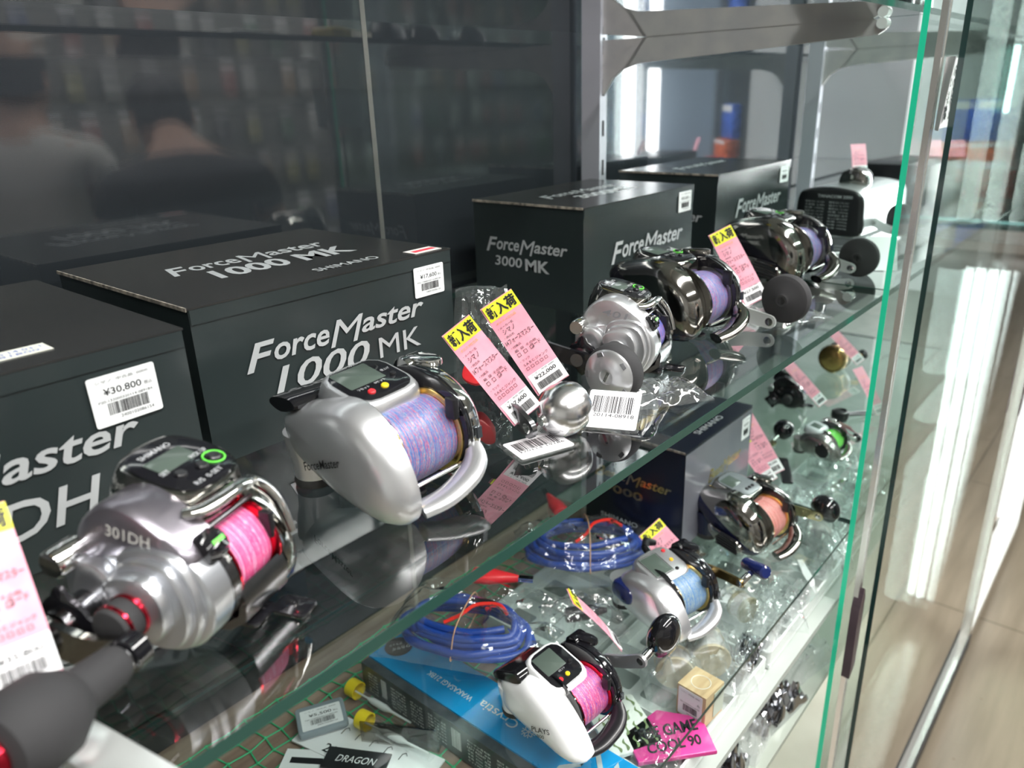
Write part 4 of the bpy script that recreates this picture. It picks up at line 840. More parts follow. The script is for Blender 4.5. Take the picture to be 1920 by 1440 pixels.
def round_reel(name, label, loc, yaw, k, face, rim, body):
    t = thing(name, label, 'fishing reel', M=T(loc[0], loc[1], Z0 + loc[2]) @ RZ(yaw) @ Matrix.Scale(k, 4)); c = T(0, 0, 33) @ XAX
    m = MB(k=MMK); m.lathe([(0, -26), (6, -26.5), (24, -25), (27, -23), (28, -20)], c, 48); m.build('turned_face', face, t)
    m = MB(k=MMK); m.lathe([(28, -24), (31, -23), (32, -20), (32, -14), (29, -13), (27.8, -13), (27.8, -23)], c, 48, False, False); m.build('near_rim', rim, t)
    m = MB(k=MMK); m.lathe([(0, 14), (29, 14), (32, 16), (32, 22), (30, 25), (20, 28), (0, 29)], c, 48); m.build('far_plate', body, t)
    m = MB(k=MMK); m.lathe([(22, -14), (22, 13)], c, 40); m.build('wound_line', line_mat('dull grey line', [(0.3, 0.3, 0.3), (0.5, 0.45, 0.4), (0.2, 0.2, 0.25)]), t)
    for a in (20, 95, 160, 230, 310):
        m = MB(k=MMK); m.tube([(-14, 29 * cos(R(a)), 33 + 29 * sin(R(a))), (15, 29 * cos(R(a)), 33 + 29 * sin(R(a)))], 1.8, 8); m.build('frame_pillar', rim, t)
    m = MB(k=MMK); m.box(-22, 22, -7, 7, 0, 2.4, r=2); m.box(-10, 10, -5, 5, 2.0, 6); m.build('reel_foot', rim, t)
    m = MB(k=MMK); m.lathe([(8, 0), (8, 8), (5, 9), (5, 16)], T(29, 0, 33) @ XAX, 24); m.build('crank_shaft', body, t)
    arm(t, [(10, -2), (0, 0), (-22, 2), (-38, 0)], (12, 10), 3, face, M=T(42, 0, 33) @ XAX)
    knob(t, 'disc', T(44, -38, 33) @ XAX, BLK, 12, 16); return t
round_reel('round_reel', 'round reel with a turned gold face, farthest right behind the glass shelf edge', (1.648, 0.502, LS), -6, 0.95, BRONZE, mat('dark gold', (0.45, 0.33, 0.16), 0.25, 1.0), SILVER)
t = thing('spare_crank', 'curved gold crank arm with a black ball grip lying beside the leaning pink tag', 'crank', (1.205, 0.462, Z0 + LS), 0)
arm(t, [(-60, 42), (-50, 18), (-24, 2), (10, -4)], (12, 12), 3.2, PALEGOLD, M=T(0, 0, 0.006), holes=((10, -4, 3), (-24, 2, 2)))
m = MB(k=MMK); m.tube([(10, -4, 5), (26, -8, 13)], 3.2, 12); m.build('knob_shaft', CHROME, t)
m = MB(k=MMK); m.ball((38, -10, 18.2), 18, sq=(1, 1, 1)); m.build('ball_grip', BLKG, t)
t = thing('spare_crank', 'black forked crank with a round hollow grip beside the leaning tags', 'crank', (1.385, 0.402, Z0 + LS), -38)
m = MB(k=MMK); m.lathe([(7, 17), (9, 16), (12, 20), (15, 18), (16, 8), (13, 0), (0, 0)], n=32); m.build('hollow_grip', BLK, t)
m = MB(k=MMK); m.tube([(12, 2, 9), (40, 7, 8), (66, 9, 5)], 2.4, 8); m.tube([(12, -2, 9), (40, -4, 8), (66, -4, 5)], 2.4, 8); m.build('forked_arm', BLK, t)
t = thing('flat_bar', 'flat black metal bar lying left of the small grey reel', 'bar', (1.125, 0.400, Z0 + LS), 28)
m = MB(k=MMK); m.prism(rrect(88, 17, 4, 4), 0, 4, ch=0.8); m.build('bar_body', BLK, t)
# ---------------------------------------------------------------- bags, cords, packets
def bag(w, d, h, seed, puff=0.5, n=18, dents=1.0):
    """crumpled clear bag: a pillow whose skin is pushed about by noise; sealed flat rim"""
    rr = random.Random(seed); m = MB(); o = Vector((seed * 3.1, seed * 1.7, 0))
    top, bot = [], []
    for i in range(n + 1):
        for j in range(n + 1):
            u, v = i / n * 2 - 1, j / n * 2 - 1
            e = max(0.0, (1 - abs(u) ** 2.4) * (1 - abs(v) ** 2.4)) ** puff
            c = noise.noise(Vector((u * 3.1, v * 3.1, seed)) + o); c2 = abs(noise.noise(Vector((u * 7, v * 7, seed + 5)) + o)); c3 = noise.noise(Vector((u * 2, v * 2, seed + 9)) + o)
            x = u * w / 2 * (1 + 0.08 * c3 * abs(v)); y = v * d / 2 * (1 + 0.10 * c * abs(u))
            top.append((x, y, max(0.0009, h * (e * (0.72 + 0.5 * c * dents - 0.5 * c2 * dents) + 0.10 * c * dents * (1 - e)) + 0.001 + 0.05 * h)))
            bot.append((x, y, 0.0004))
    N = (n + 1) ** 2; F = []
    for i in range(n):
        for j in range(n):
            a = i * (n + 1) + j; F.append((a, a + n + 1, a + n + 2, a + 1)); F.append((N + a, N + a + 1, N + a + n + 2, N + a + n + 1))
    ed = [i * (n + 1) for i in range(n + 1)] + [n * (n + 1) + j for j in range(1, n + 1)] + [i * (n + 1) + n for i in range(n - 1, -1, -1)] + [j for j in range(n - 1, 0, -1)]
    for k in range(len(ed)):
        a, b = ed[k], ed[(k + 1) % len(ed)]; F.append((a, b, N + b, N + a))
    m.vf(top + bot, F); return m
BAGG = 'clear plastic bags in the case'
def bag_thing(name, label, loc, w, d, h, rz, seed, m=BAG, group=None, M=None, cat='bag'):
    loc = loc or (0, 0, 0)
    t = thing(name, label, cat, (loc[0], loc[1], Z0 + loc[2]), rz, group=group, M=M)
    bag(w, d, h, seed).build('bag_film', m, t, ang=25); return t

BLUEC = mat('blue cord sleeve', (0.012, 0.055, 0.30), 0.35, coat=0.2)
REDC = mat('red wire', (0.75, 0.03, 0.02), 0.3)
BAND = mat('tan rubber band', (0.55, 0.33, 0.20), 0.6)
def cord(label, loc, rz, A, B, seed, extra=()):
    t = thing('power_cord', label, 'cord', (loc[0], loc[1], Z0 + loc[2]), rz)
    rr = random.Random(seed); P = []
    loops = 6
    for i in range(loops * 14):
        a = 2 * pi * i / 14; k = i // 14; q = 1 - 0.055 * k + rr.uniform(-0.05, 0.05)
        P.append((A * q * cos(a) + 0.004 * rr.uniform(-1, 1), B * (q + 0.10 * sin(k * 2.1)) * sin(a), 0.006 + 0.0042 * k + 0.003 * rr.uniform(0, 1)))
    m = MB(); m.tube(P, 0.0046, 10, sub=3); m.build('blue_sleeve', BLUEC, t)
    m = MB(); m.tube([(-A * 0.2, -B * 0.55, 0.034), (0.0, -B * 0.25, 0.038), (A * 0.15, B * 0.2, 0.040), (A * 0.45, B * 0.42, 0.038), (A * 0.62, B * 0.2, 0.034)], 0.0022, 8, sub=5); m.build('red_wire', REDC, t)
    m = MB(); m.tube([(A * 0.58, B * 0.25, 0.033), (A * 0.35, B * 0.55, 0.036), (0, B * 0.45, 0.038)], 0.0022, 8, sub=5); m.build('black_wire', BLK, t)
    m = MB(); m.tube([(A * 0.02, B * 1.08, 0.012), (A * 0.03, B * 0.8, 0.038), (A * 0.05, 0, 0.046), (A * 0.02, -B * 0.8, 0.036), (0, -B * 1.08, 0.012), (0.0, -B, 0.003), (0, B, 0.003)], 0.0008, 6, closed=True, sub=4); m.build('rubber_band', BAND, t)
    return t
cord('coiled blue power cord tied by a tan band beside the navy carton', (0.735, 0.520, LS), -48, 0.082, 0.048, 3)
bag_thing('plastic_bag', 'large clear bag around the coiled blue cord beside the navy carton', (0.728, 0.515, LS), 0.195, 0.135, 0.056, -48, 4)
cord('coil of blue power cord with red wires behind the white reel', (0.508, 0.530, LS), -66, 0.080, 0.042, 8)
bag_thing('plastic_bag', 'clear bag with blue cord and a red clip, behind the white reel', (0.523, 0.522, LS), 0.215, 0.135, 0.058, -66, 6)
def red_clip(label, loc, rz, k=1.0):
    t = thing('battery_clip', label, 'clip', (loc[0], loc[1], Z0 + loc[2]), rz)
    m = MB(k=k); m.rings([[(x, w * cos(2 * pi * j / 16), 0.008 + h * sin(2 * pi * j / 16)) for j in range(16)] for x, w, h in ((-0.024, 0.009, 0.006), (-0.022, 0.011, 0.0075), (-0.004, 0.011, 0.0075), (0.010, 0.007, 0.006), (0.020, 0.0045, 0.005), (0.026, 0.003, 0.004))]); m.build('red_boot', RED, t)
    m = MB(k=k); m.box(0.026, 0.042, -0.003, 0.003, 0.006, 0.008); m.box(0.026, 0.042, -0.003, 0.003, 0.009, 0.0105); m.build('clip_jaw', CHROME, t)
red_clip('red battery clip in the bag above the blue cord', (0.578, 0.545, LS + 0.028), -60, 1.15)
red_clip('red battery clip in the bag seen across the shelf edge', (0.800, 0.622, LS + 0.002), 60, 1.1)
bag_thing('plastic_bag', 'small clear bag with a black plug between the white reel and the coiled cord', (0.615, 0.438, LS), 0.095, 0.07, 0.034, -40, 12)
t = thing('cable_plug', 'black plug in the small clear bag beside the white reel', 'plug', (0.615, 0.440, Z0 + LS + 0.001), -40); m = MB(); m.lathe([(0.008, -0.02), (0.009, -0.018), (0.009, 0.012), (0.006, 0.018), (0.003, 0.03)], T(0, 0, 0.0095) @ RY(90), 20); m.build('plug_body', BLK, t)
# bag with red clip on the middle shelf
bag_thing('plastic_bag', 'clear bag with red clip standing right of the 17,600 yen carton', None, 0.050, 0.092, 0.020, 0, 15, M=T(0.474, 0.452, Z0 + 0.004) @ RZ(-52) @ RX(58) @ T(0, 0.046, 0))
t = thing('battery_clip', 'red clip inside the bag behind the pink tags', 'clip', M=T(0.462, 0.441, Z0 + 0.030) @ RZ(-52) @ RX(58) @ RZ(70)); m = MB(); m.prism(catmull([(-0.020, -0.008), (0.0, -0.010), (0.018, -0.005), (0.021, 0.002), (0.015, 0.006), (-0.004, 0.010), (-0.020, 0.008)], 4), 0, 0.010, ch=0.002); m.build('red_boot', RED, t)

# nets
m = MB(); rr = random.Random(5); GX, GY = 50, 22
def npt(i, j): return (-0.14 + i * 0.0215 + 0.004 * noise.noise(Vector((i * .35, j * .35, 1))) * 2 + (j % 2) * 0.003, 0.255 + j * 0.0215 + 0.006 * noise.noise(Vector((i * .3, j * .3, 7))) + (i % 2) * 0.003, 0.0012 + 0.0012 * abs(noise.noise(Vector((i * .6, j * .6, 3)))))
NX_ = lambda j: 30 if j < 9 else GX
for j in range(GY): m.tube([npt(i, j) for i in range(NX_(j))], 0.0010, 5)
for i in range(GX): m.tube([npt(i, j) for j in range(0 if i < 30 else 9, GY)], 0.0010, 5)
for i in range(GX):
    for j in range(GY):
        if i < NX_(j): x, y, z = npt(i, j); m.ball((x, y, z), 0.0022, n=6)
o = m.build('fishing_net', mat('green net twine', (0.05, 0.42, 0.19), 0.5), loc=(0, 0, Z0 + DK)); tag(o, 'green knotted netting spread over the brown cabinet deck', 'net')

# frosted trays on the deck
TRAYB = mat('tray base plastic', (0.66, 0.70, 0.68), 0.35)
SLOTM = mat('grey tray slot', (0.22, 0.25, 0.24), 0.4)
def tray(x0, x1, y0, y1, label, ribs=3, rz=0):
    w, d = x1 - x0, y1 - y0; t = thing('display_tray', label, 'tray', ((x0 + x1) / 2, (y0 + y1) / 2, Z0 + DK + 0.0042), rz, group='frosted trays on the deck')
    m = MB(); m.box(-w / 2, w / 2, -d / 2, d / 2, 0, 0.006); m.build('tray_base', TRAYB, t)
    for i in range(ribs + 1):
        for q in (-1, 0, 1):
            x = -w / 2 + w * (i + 0.5) / (ribs + 1); m = MB(); m.prism([(p[0] + x, p[1] + q * d * 0.3) for p in rrect(w / (ribs + 1) * 0.34, d * 0.22, 0.004, 3)], 0.0061, 0.0065); m.build('dark_slot', SLOTM, t)
    m = MB(); h = 0.024; e = 0.003
    o_ = rrect(w, d, 0.004, 3); i_ = rrect(w - 2 * e, d - 2 * e, 0.003, 3)
    m.rings([[(p[0], p[1], 0.0061) for p in o_], [(p[0], p[1], h) for p in o_], [(p[0], p[1], h) for p in i_], [(p[0], p[1], 0.0061) for p in i_]], cap0=False, cap1=False); m.build('tray_rim', TRAYM, t)
    for i in range(ribs):
        x = -w / 2 + w * (i + 1) / (ribs + 1); m = MB(); m.box(x - 0.001, x + 0.001, -d / 2 + e, d / 2 - e, 0.0061, 0.020); m.build('divider', TRAYM, t)
    return t
tray(0.522, 0.760, 0.268, 0.430, 'frosted tray under the bagged spools beside the blue box', 2)
tray(0.770, 1.030, 0.268, 0.430, 'frosted tray with small bagged spools in the middle of the deck', 3)
tray(1.040, 1.330, 0.268, 0.430, 'frosted tray below the grey reel with green line', 3)
tray(0.610, 0.860, 0.440, 0.600, 'frosted tray at the rear of the deck below the coiled cord', 2)

# long blue box on the deck
CY = mat('cyan carton', (0.01, 0.30, 0.66), 0.3); t = thing('rod_box', 'long cyan box lettered in white along its top, lying under the white reel', 'box', (0.433, 0.285, Z0 + DK + 0.004))
m = MB(); m.box(0.012, 0.074, 0.0, 0.350, 0, 0.045); m.build('cyan_sleeve', CY, t, smooth=False)
m = MB(); m.box(0, 0.0118, 0.0, 0.350, 0, 0.043); m.build('clear_side_wall', mattr := mottled('smoky printed side', (0.05, 0.06, 0.065), (0.09, 0.10, 0.11), (40, 40, 40), 0.2), t, smooth=False)
m = MB(); X = frame((0.043, 0.175, 0.0452), (0, 1, 0), (-1, 0, 0))
m.text('Crystia', X @ T(-0.010, 0.002, 0), 0.054, 0.016, 0.0); m.text('WAKASAGI 21BK', X @ T(0.062, 0.006, 0), 0.070, 0.0075, 0.006)
for i in range(6):
    A_ = X @ T(-0.052, 0.002, 0) @ RZ(60 * i); m.box(0, 0.0085, -0.0005, 0.0005, 0, 0.0001, A_); m.box(0.005, 0.0085, -0.0005, 0.0005, 0, 0.0001, A_ @ T(0.004, 0, 0) @ RZ(50) @ T(-0.004, 0, 0)); m.box(0.005, 0.0085, -0.0005, 0.0005, 0, 0.0001, A_ @ T(0.004, 0, 0) @ RZ(-50) @ T(-0.004, 0, 0))
m.build('white_lettering', WHITE, t, smooth=False)
m = MB()
for k in range(3):
    Y0 = 0.010 + k * 0.022
    for sx in (-1, 1): m.prism([(0, 0), (0.008, 0), (0.008 + 0.020, 0.018), (0.020, 0.018)] if sx > 0 else [(0, 0), (-0.008, 0), (-0.028, 0.018), (-0.020, 0.018)], 0, 0.0001, T(0.043 - sx * 0.004, Y0, 0.0452))
m.build('grey_chevrons', mat('grey print', (0.45, 0.50, 0.52), 0.4), t, smooth=False)
m = MB(); m.prism(circ(0.017, 36), 0, 0.0004, T(0.045, 0.333, 0.0453)); s_ = m.build('round_sticker', BLKG, t, smooth=False)
m = MB(); m.text('ワカサギ', T(0.045, 0.329, 0.0460) @ RZ(150), 0.022, 0.006, 0.01); m.text('ブラック', T(0.045, 0.338, 0.0460) @ RZ(150), 0.016, 0.004); m.flat('lettering', PAPER, s_)
m = MB(); LX = frame((-0.0003, 0.175, 0.020), (0, -1, 0), (0, 0, 1))
rr = random.Random(4); q = -0.165
for wd in (0.020, 0.012, 0.030, 0.024, 0.034, 0.018, 0.040, 0.026, 0.034, 0.030):
    P = LX @ T(q + wd / 2, 0, 0); kd = rr.choice((0, 1, 2, 2))
    if kd == 0: m.bars(wd * 0.8, 0.026, P @ T(0, 0.004, 0), rr.randint(1, 99), 14)
    else:
        for r_ in range(7): m.text(rr.choice(('穂先竿  先調子', '全長  21cm  自重', '仕舞寸法  適合', 'セット内容  本体', 'LEFT RIGHT 24', 'カーボン含有率')), P @ T(0, 0.014 - r_ * 0.0045, 0), wd * 0.84, 0.0028)
    q += wd + 0.004
m.flat('side_printing', PAPER, t)
bag_thing('plastic_bag', 'clear bag corner over the front of the long cyan box', (0.560, 0.30, DK + 0.03), 0.06, 0.05, 0.012, 20, 33)

# tackle pieces at bottom left
def float_tube(label, loc, rz, L=0.10):
    t = thing('float_case', label, 'float case', (loc[0], loc[1], Z0 + loc[2]), rz, group='clear tubes with yellow caps')
    m = MB(); m.lathe([(0.0085, 0), (0.009, 0.0008), (0.009, L)], T(0, 0, 0.0095) @ RY(90), 24); m.build('clear_tube', BAG, t)
    m = MB(); m.lathe([(0.0100, -0.001), (0.0108, 0), (0.0108, 0.014), (0.0096, 0.014), (0.0094, 0.001)], T(-0.0015, 0, 0.0108) @ RY(90), 28, cap1=False); m.build('yellow_cap', YELB, t)
    m = MB(); m.lathe([(0.0012, 0), (0.0012, 0.02), (0.004, 0.03), (0.0042, 0.05), (0.0015, 0.06), (0.0012, 0.09)], T(0.006, 0, 0.0075) @ RY(90), 12); m.build('float_body', WHITE, t)
    return t
float_tube('clear tube with a yellow cap marked 26, beside the long cyan box end', (0.420, 0.642, DK + 0.004), -85)
float_tube('clear tube with a plain yellow cap, nearer the front', (0.391, 0.588, DK + 0.010), -80)
t = thing('tackle_card', 'white printed card with small hooks under the yellow-capped tubes', 'card', (0.375, 0.560, Z0 + DK + 0.004), 12); m = MB(); m.box(-0.028, 0.028, -0.085, 0.085, 0, 0.002); m.build('card', PAPER, t)
m = MB(); m.text('21 DRAGON', T(-0.018, 0.0, 0.0024) @ RZ(-90), 0.09, 0.012, 0.01); 
for i in range(6): m.tube([(0.004, 0.06 - i * 0.02, 0.003), (0.012, 0.06 - i * 0.02, 0.003), (0.015, 0.057 - i * 0.02, 0.003), (0.012, 0.054 - i * 0.02, 0.003)], 0.0004, 5)
m.build('hooks', GUN, t)
t = thing('price_packet', 'grey bag with a 5,500 yen sticker resting on the net', 'packet', (0.368, 0.632, Z0 + DK + 0.008), -28); m = MB(); m.prism(rrect(0.056, 0.044, 0.004, 3), 0, 0.008, ch=0.002); m.build('grey_pouch', mat('grey pouch', (0.28, 0.32, 0.36), 0.25), t)
print_label(T(0, -0.002, 0.0084), 0.046, 0.032, '¥5,500', t)
t = thing('accessory_card', 'small black card with slanting white script next to the yellow-capped tube', 'card', (0.357, 0.556, Z0 + DK + 0.0065), -60); m = MB(); m.box(-0.036, 0.036, -0.014, 0.014, 0, 0.002); m.build('card', BLK, t, smooth=False); m = MB(); m.text('DRAGON', T(0, 0, 0.0023), 0.046, 0.009, 0, 0.3); m.flat('lettering', PAPER, t)
t = thing('instruction_sheet', 'white instruction sheet with black headings at the bottom edge', 'paper', (0.318, 0.575, Z0 + DK + 0.004), -55); m = MB(); m.box(-0.045, 0.045, -0.035, 0.035, 0, 0.0008); m.build('sheet', PAPER, t, smooth=False)
m = MB(); m.box(-0.036, 0.0, 0.016, 0.024, 0.0009, 0.001); m.text('きりとり線', T(-0.005, 0, 0.001), 0.06, 0.012, 0.02); m.text('ストッパー用', T(0, -0.016, 0.001), 0.06, 0.010); m.flat('lettering', INK, t)
t = thing('clear_divider', 'smoky clear plastic divider standing between the tackle pieces', 'divider', (0.402, 0.535, Z0 + DK + 0.004), -60); m = MB(); m.box(-0.045, 0.045, -0.001, 0.001, 0, 0.030); m.build('upright_sheet', clear('smoky sheet', (0.62, 0.60, 0.58), 1.8), t); m = MB(); m.box(-0.045, 0.045, 0.0011, 0.03, 0, 0.0015); m.build('foot_sheet', clear('smoky sheet', (0.62, 0.60, 0.58), 1.8), t)

# right part of the deck
CORK = mottled('cork brown', (0.52, 0.42, 0.30), (0.60, 0.50, 0.38), (120, 120, 120), 0.6)
CREAM = mottled('cream spool end', (0.44, 0.36, 0.25), (0.52, 0.44, 0.32), (80, 80, 80), 0.5)
def bag_spool(label, loc, rz, r, L, mt, seed, tilt=0, bw=0.085, bd=0.075, grp=None):
    t = thing('line_spool', label, 'spool', (loc[0], loc[1], Z0 + loc[2]), rz, group=grp)
    m = MB(); m.lathe([(0.0, 0), (r * 0.3, 0), (r * 0.96, 0), (r, 0.0012), (r, 0.003), (r * 0.9, 0.004), (r * 0.9, L - 0.004), (r, L - 0.003), (r, L - 0.0012), (r * 0.96, L), (0, L)], T(0, 0, r) @ RZ(90) @ RX(90 + tilt) @ T(0, 0, -L / 2), 36); m.build('spool_body', mt, t)
    m = MB(); m.lathe([(r * 0.905, 0.005), (r * 0.915, L - 0.005)], T(0, 0, r) @ RZ(90) @ RX(90 + tilt) @ T(0, 0, -L / 2), 36, False, False); m.build('paper_wrap', mottled('printed wrap', (0.52, 0.50, 0.50), (0.34, 0.30, 0.28), (60, 60, 60), 0.5), t)
    b = bag_thing('plastic_bag', 'clear bag around ' + label, (loc[0] + 0.0008, loc[1], loc[2]), bw, bd, 2 * r + 0.012, rz + 8, seed, BAGH)
bag_spool('the beige spool nearest the white reel grip', (0.655, 0.338, DK + 0.0285), 35, 0.022, 0.026, CREAM, 41)
bag_spool('the beige spool behind the small wooden cube', (0.700, 0.318, DK + 0.0285), 40, 0.024, 0.038, CREAM, 42, bw=0.10, bd=0.085)
bag_spool('the mottled spool right of the silver reel', (0.812, 0.325, DK + 0.0285), 70, 0.018, 0.022, mottled('mottled olive', (0.17, 0.16, 0.10), (0.34, 0.31, 0.22), (200, 200, 200), 0.5), 43, bw=0.08, bd=0.07)
bag_spool('the grey striped spool below the crank of the smoked reel', (1.045, 0.310, DK + 0.0285), 20, 0.020, 0.050, mottled('grey striped', (0.55, 0.50, 0.50), (0.25, 0.23, 0.25), (10, 90, 10), 0.4), 44, bw=0.10, bd=0.08)
bag_spool('the small clear spool at the right end of the tray', (1.16, 0.33, DK + 0.0285), 50, 0.017, 0.02, mat('clear grey spool', (0.6, 0.6, 0.58), 0.3), 45)
t = thing('wooden_cube', 'small wood coloured cube box with a white barcode sticker', 'box', (0.632, 0.292, Z0 + DK + 0.0285), -5); WOODM = mottled('light wood print', (0.52, 0.36, 0.20), (0.66, 0.50, 0.30), (20, 160, 20), 0.35)
m = MB(); m.box(-0.018, 0.018, -0.018, 0.018, 0, 0.040); m.build('cube_body', WOODM, t, smooth=False)
m = MB(); m.lathe([(0.010, 0.0402), (0.0106, 0.0406), (0.0112, 0.0402)], n=30, cap0=False, cap1=False); m.build('round_print', mat('pale ring print', (0.8, 0.72, 0.6), 0.4), t)
print_label(frame((-0.0183, 0.001, 0.020), (0, -1, 0), (0, 0, 1)), 0.030, 0.036, '', t); m = MB(); m.box(-0.002, 0.018, -0.0186, -0.0182, 0.004, 0.036); m.build('green_print', mat('grey green print', (0.45, 0.50, 0.42), 0.4), t, smooth=False)
t = thing('lure_packet', 'magenta packet with black slanted capitals at the front', 'packet', (0.578, 0.300, Z0 + DK + 0.0285), -38); m = MB(); m.prism([(-0.045, -0.030), (0.040, -0.034), (0.044, 0.012), (0.0, 0.034), (-0.046, 0.010)], 0, 0.006, ch=0.0015); m.build('packet_body', mat('magenta print', (0.62, 0.05, 0.26), 0.25), t)
m = MB(); m.text('THE GAME', T(0, 0.004, 0.0063), 0.070, 0.016, 0.03, 0.2); m.text('COOL 90', T(0.0, -0.016, 0.0063), 0.060, 0.014, 0.03, 0.2); m.flat('lettering', INK, t)
t = thing('lure_packet', 'white packet with olive streaks under the front of the white reel', 'packet', (0.558, 0.345, Z0 + DK + 0.0285), -30); m = MB(); m.prism(rrect(0.06, 0.075, 0.004, 3), 0, 0.006, ch=0.0015); m.build('packet_body', mat('pale grey green card', (0.66, 0.70, 0.65), 0.35), t)
m = MB(); rr = random.Random(2)
for i in range(5):
    for j in range(4): x, y = -0.022 + i * 0.011, -0.028 + j * 0.018; m.prism(catmull([(-0.002, -0.007), (0.0025, -0.004), (0.001, 0.004), (0.003, 0.009), (-0.0015, 0.005), (0, 0)], 3), 0, 0.0001, T(x + rr.uniform(-.002, .002), y, 0.0062) @ RZ(rr.uniform(-25, 25)))
m.build('olive_streaks', mat('olive print', (0.16, 0.22, 0.10), 0.5), t, smooth=False)
bag_thing('plastic_bag', 'crumpled clear bag with dark foil at the bottom right of the deck', (0.700, 0.290, DK + 0.0285), 0.09, 0.04, 0.030, 12, 51)
t = thing('foil_packet', 'crumpled silver foil packet at the bottom right of the deck', 'packet', (0.750, 0.290, Z0 + DK + 0.0285), 8)
bag(0.06, 0.030, 0.022, 77, dents=1.8).build('foil_body', mat('crumpled foil', (0.55, 0.56, 0.58), 0.15, 1.0), t, ang=20)
for i, (x, y, w, d, h, r_, sd) in enumerate([(0.86, 0.30, 0.10, 0.07, 0.035, 30, 61), (0.93, 0.335, 0.11, 0.08, 0.045, -20, 62), (1.00, 0.30, 0.09, 0.06, 0.05, 60, 63), (1.10, 0.355, 0.12, 0.08, 0.06, 10, 64), (1.20, 0.31, 0.12, 0.08, 0.05, -35, 65), (0.77, 0.385, 0.10, 0.07, 0.03, 15, 66), (0.90, 0.395, 0.10, 0.07, 0.04, 55, 67), (1.28, 0.37, 0.10, 0.09, 0.05, 20, 68)]):
    bag_thing('plastic_bag', ['crumpled clear bag lying on the tray just inside the glass door'] * 1 and ['crumpled clear bag on the middle tray near its front rim', 'wrinkled clear bag across the two small price stickers', 'upright clear bag just left of the bright green glass edge', 'large clear bag behind the dark door handle', 'clear bag farthest right beneath the grey reel', 'flat clear bag under the silver reel', 'clear bag below the rose line reel', 'clear bag under the round gold reel side'][i], (x, y, DK + 0.029), w, d, h, r_, sd, BAGH if i % 2 else BAG)
for i, (x, y, r_) in enumerate([(0.735, 0.355, 30), (0.86, 0.352, -20), (0.955, 0.39, 15), (1.06, 0.385, 50), (0.80, 0.40, -40), (1.13, 0.395, 5)]):
    t = thing('price_card', ['small cream price card beside the beige spool', 'small cream price card under the wrinkled bag', 'small cream price card below the rose line reel', 'small cream price card behind the striped spool', 'small cream price card under the gold crank', 'small cream price card nearest the grey reel'][i], 'price card', (x, y, Z0 + DK + 0.036), r_)
    m = MB(); m.box(-0.017, 0.017, -0.008, 0.008, 0, 0.0006); m.build('card', mat('cream card', (0.78, 0.76, 0.66), 0.5), t, smooth=False); m = MB(); m.text('¥3,000', T(0, 0.002, 0.0008), 0.018, 0.004); m.bars(0.02, 0.005, T(0, -0.004, 0.0008), i + 3, 16); m.flat('lettering', INK, t)

# cards on the middle shelf
def card_flat(label, M, w, h, num, blister=True):
    t = thing('barcode_card', label, 'card', M=M); m = MB(); m.prism(rrect(w, h, 0.002, 3), 0, 0.0006); m.build('card', PAPER, t, smooth=False)
    m = MB(); m.bars(w * 0.8, h * 0.45, T(0, h * 0.12, 0.0007), 12, 30); m.text(num, T(0, -h * 0.17, 0.0008), w * 0.85, h * 0.09); m.flat('barcode', INK, t)
    m = MB(); m.prism(rrect(w * 1.10, h * 1.10, 0.003, 3), -0.0012, -0.0002); m.build('clear_sleeve', BAG, t)
card_flat('white barcode card propped between the ball knob and the small silver reel', T(0.478, 0.312, Z0 + 0.0105) @ RZ(-66) @ RX(26), 0.042, 0.040, '320114-08918')
card_flat('white barcode card lying flat behind the ball knob arm', T(0.405, 0.330, Z0 + 0.002) @ RZ(-20), 0.046, 0.030, '320114-19186')
card_flat('white barcode card lying flat in front of the black text plate', T(1.19, 0.385, Z0 + 0.002) @ RZ(-30), 0.07, 0.05, '320114-08922')
t = thing('paper_slip', 'bright white slip of paper standing just behind the green glass edge', 'paper', (1.14, 0.300, Z0 + 0.001), -62); m = MB(); m.box(-0.020, 0.020, -0.0003, 0.0003, 0, 0.050, RX(-30)); m.build('slip', PAPER, t, smooth=False)
bag_thing('plastic_bag', 'flat clear bag on the middle shelf under the tall crank of the smoked reel', (0.83, 0.345, 0.0), 0.14, 0.09, 0.010, -30, 81)
bag_thing('plastic_bag', 'clear bag lying below the barcode card near the shelf edge', (0.545, 0.315, 0.0), 0.09, 0.055, 0.012, -35, 82)

# big silver reel with the black text plate
t = thing('electric_reel', 'large silver reel whose black end plate is covered with fine text, by the glass edge', 'fishing reel', M=T(1.415, 0.458, Z0) @ RZ(-4))
pf = catmull([(55, 3), (57, 40), (54, 68), (40, 78), (0, 82), (-40, 77), (-54, 66), (-57, 40), (-55, 4), (0, 2)], 4)
m = MB(k=MMK); m.loft(pf, [(-36, 1.0), (-34, 1.0), (150, 1.0), (170, 0.96), (180, 0.8)], XAX, c=(0, 40)); m.build('body_shell', SILVER, t)
m = MB(k=MMK); m.loft(pf, [(-45, 0.90), (-44, 0.96), (-42, 1.0), (-36.2, 1.02)], XAX, c=(0, 40)); ep = m.build('end_plate', BLK, t)
m = MB(k=MMK); LX = T(-45.4, 0, 40) @ frame((0, 0, 0), (0, -1, 0), (0, 0, 1)); rr = random.Random(8)
m.text('TANACOM 2000', LX @ T(10, 28, 0), 60, 5, 0.02)
for c_ in (-24, 18):
    for r_ in range(9): m.text(rr.choice(('巻上力 最大速度', '電源 DC 12-16V', '糸巻量  6-400', '自重 1000g', '最大ドラグ力', '使用電圧 直流')), LX @ T(c_, 18 - r_ * 5.4, 0), 34, 3.0)
m.flat('fine_text', GREYP, ep)
m = MB(k=MMK); m.lathe([(20, 0), (24, 2), (26, 20), (24, 36), (20, 40)], T(30, -6, 84) @ XAX, 30); m.build('counter_hump', SMOKE, t)
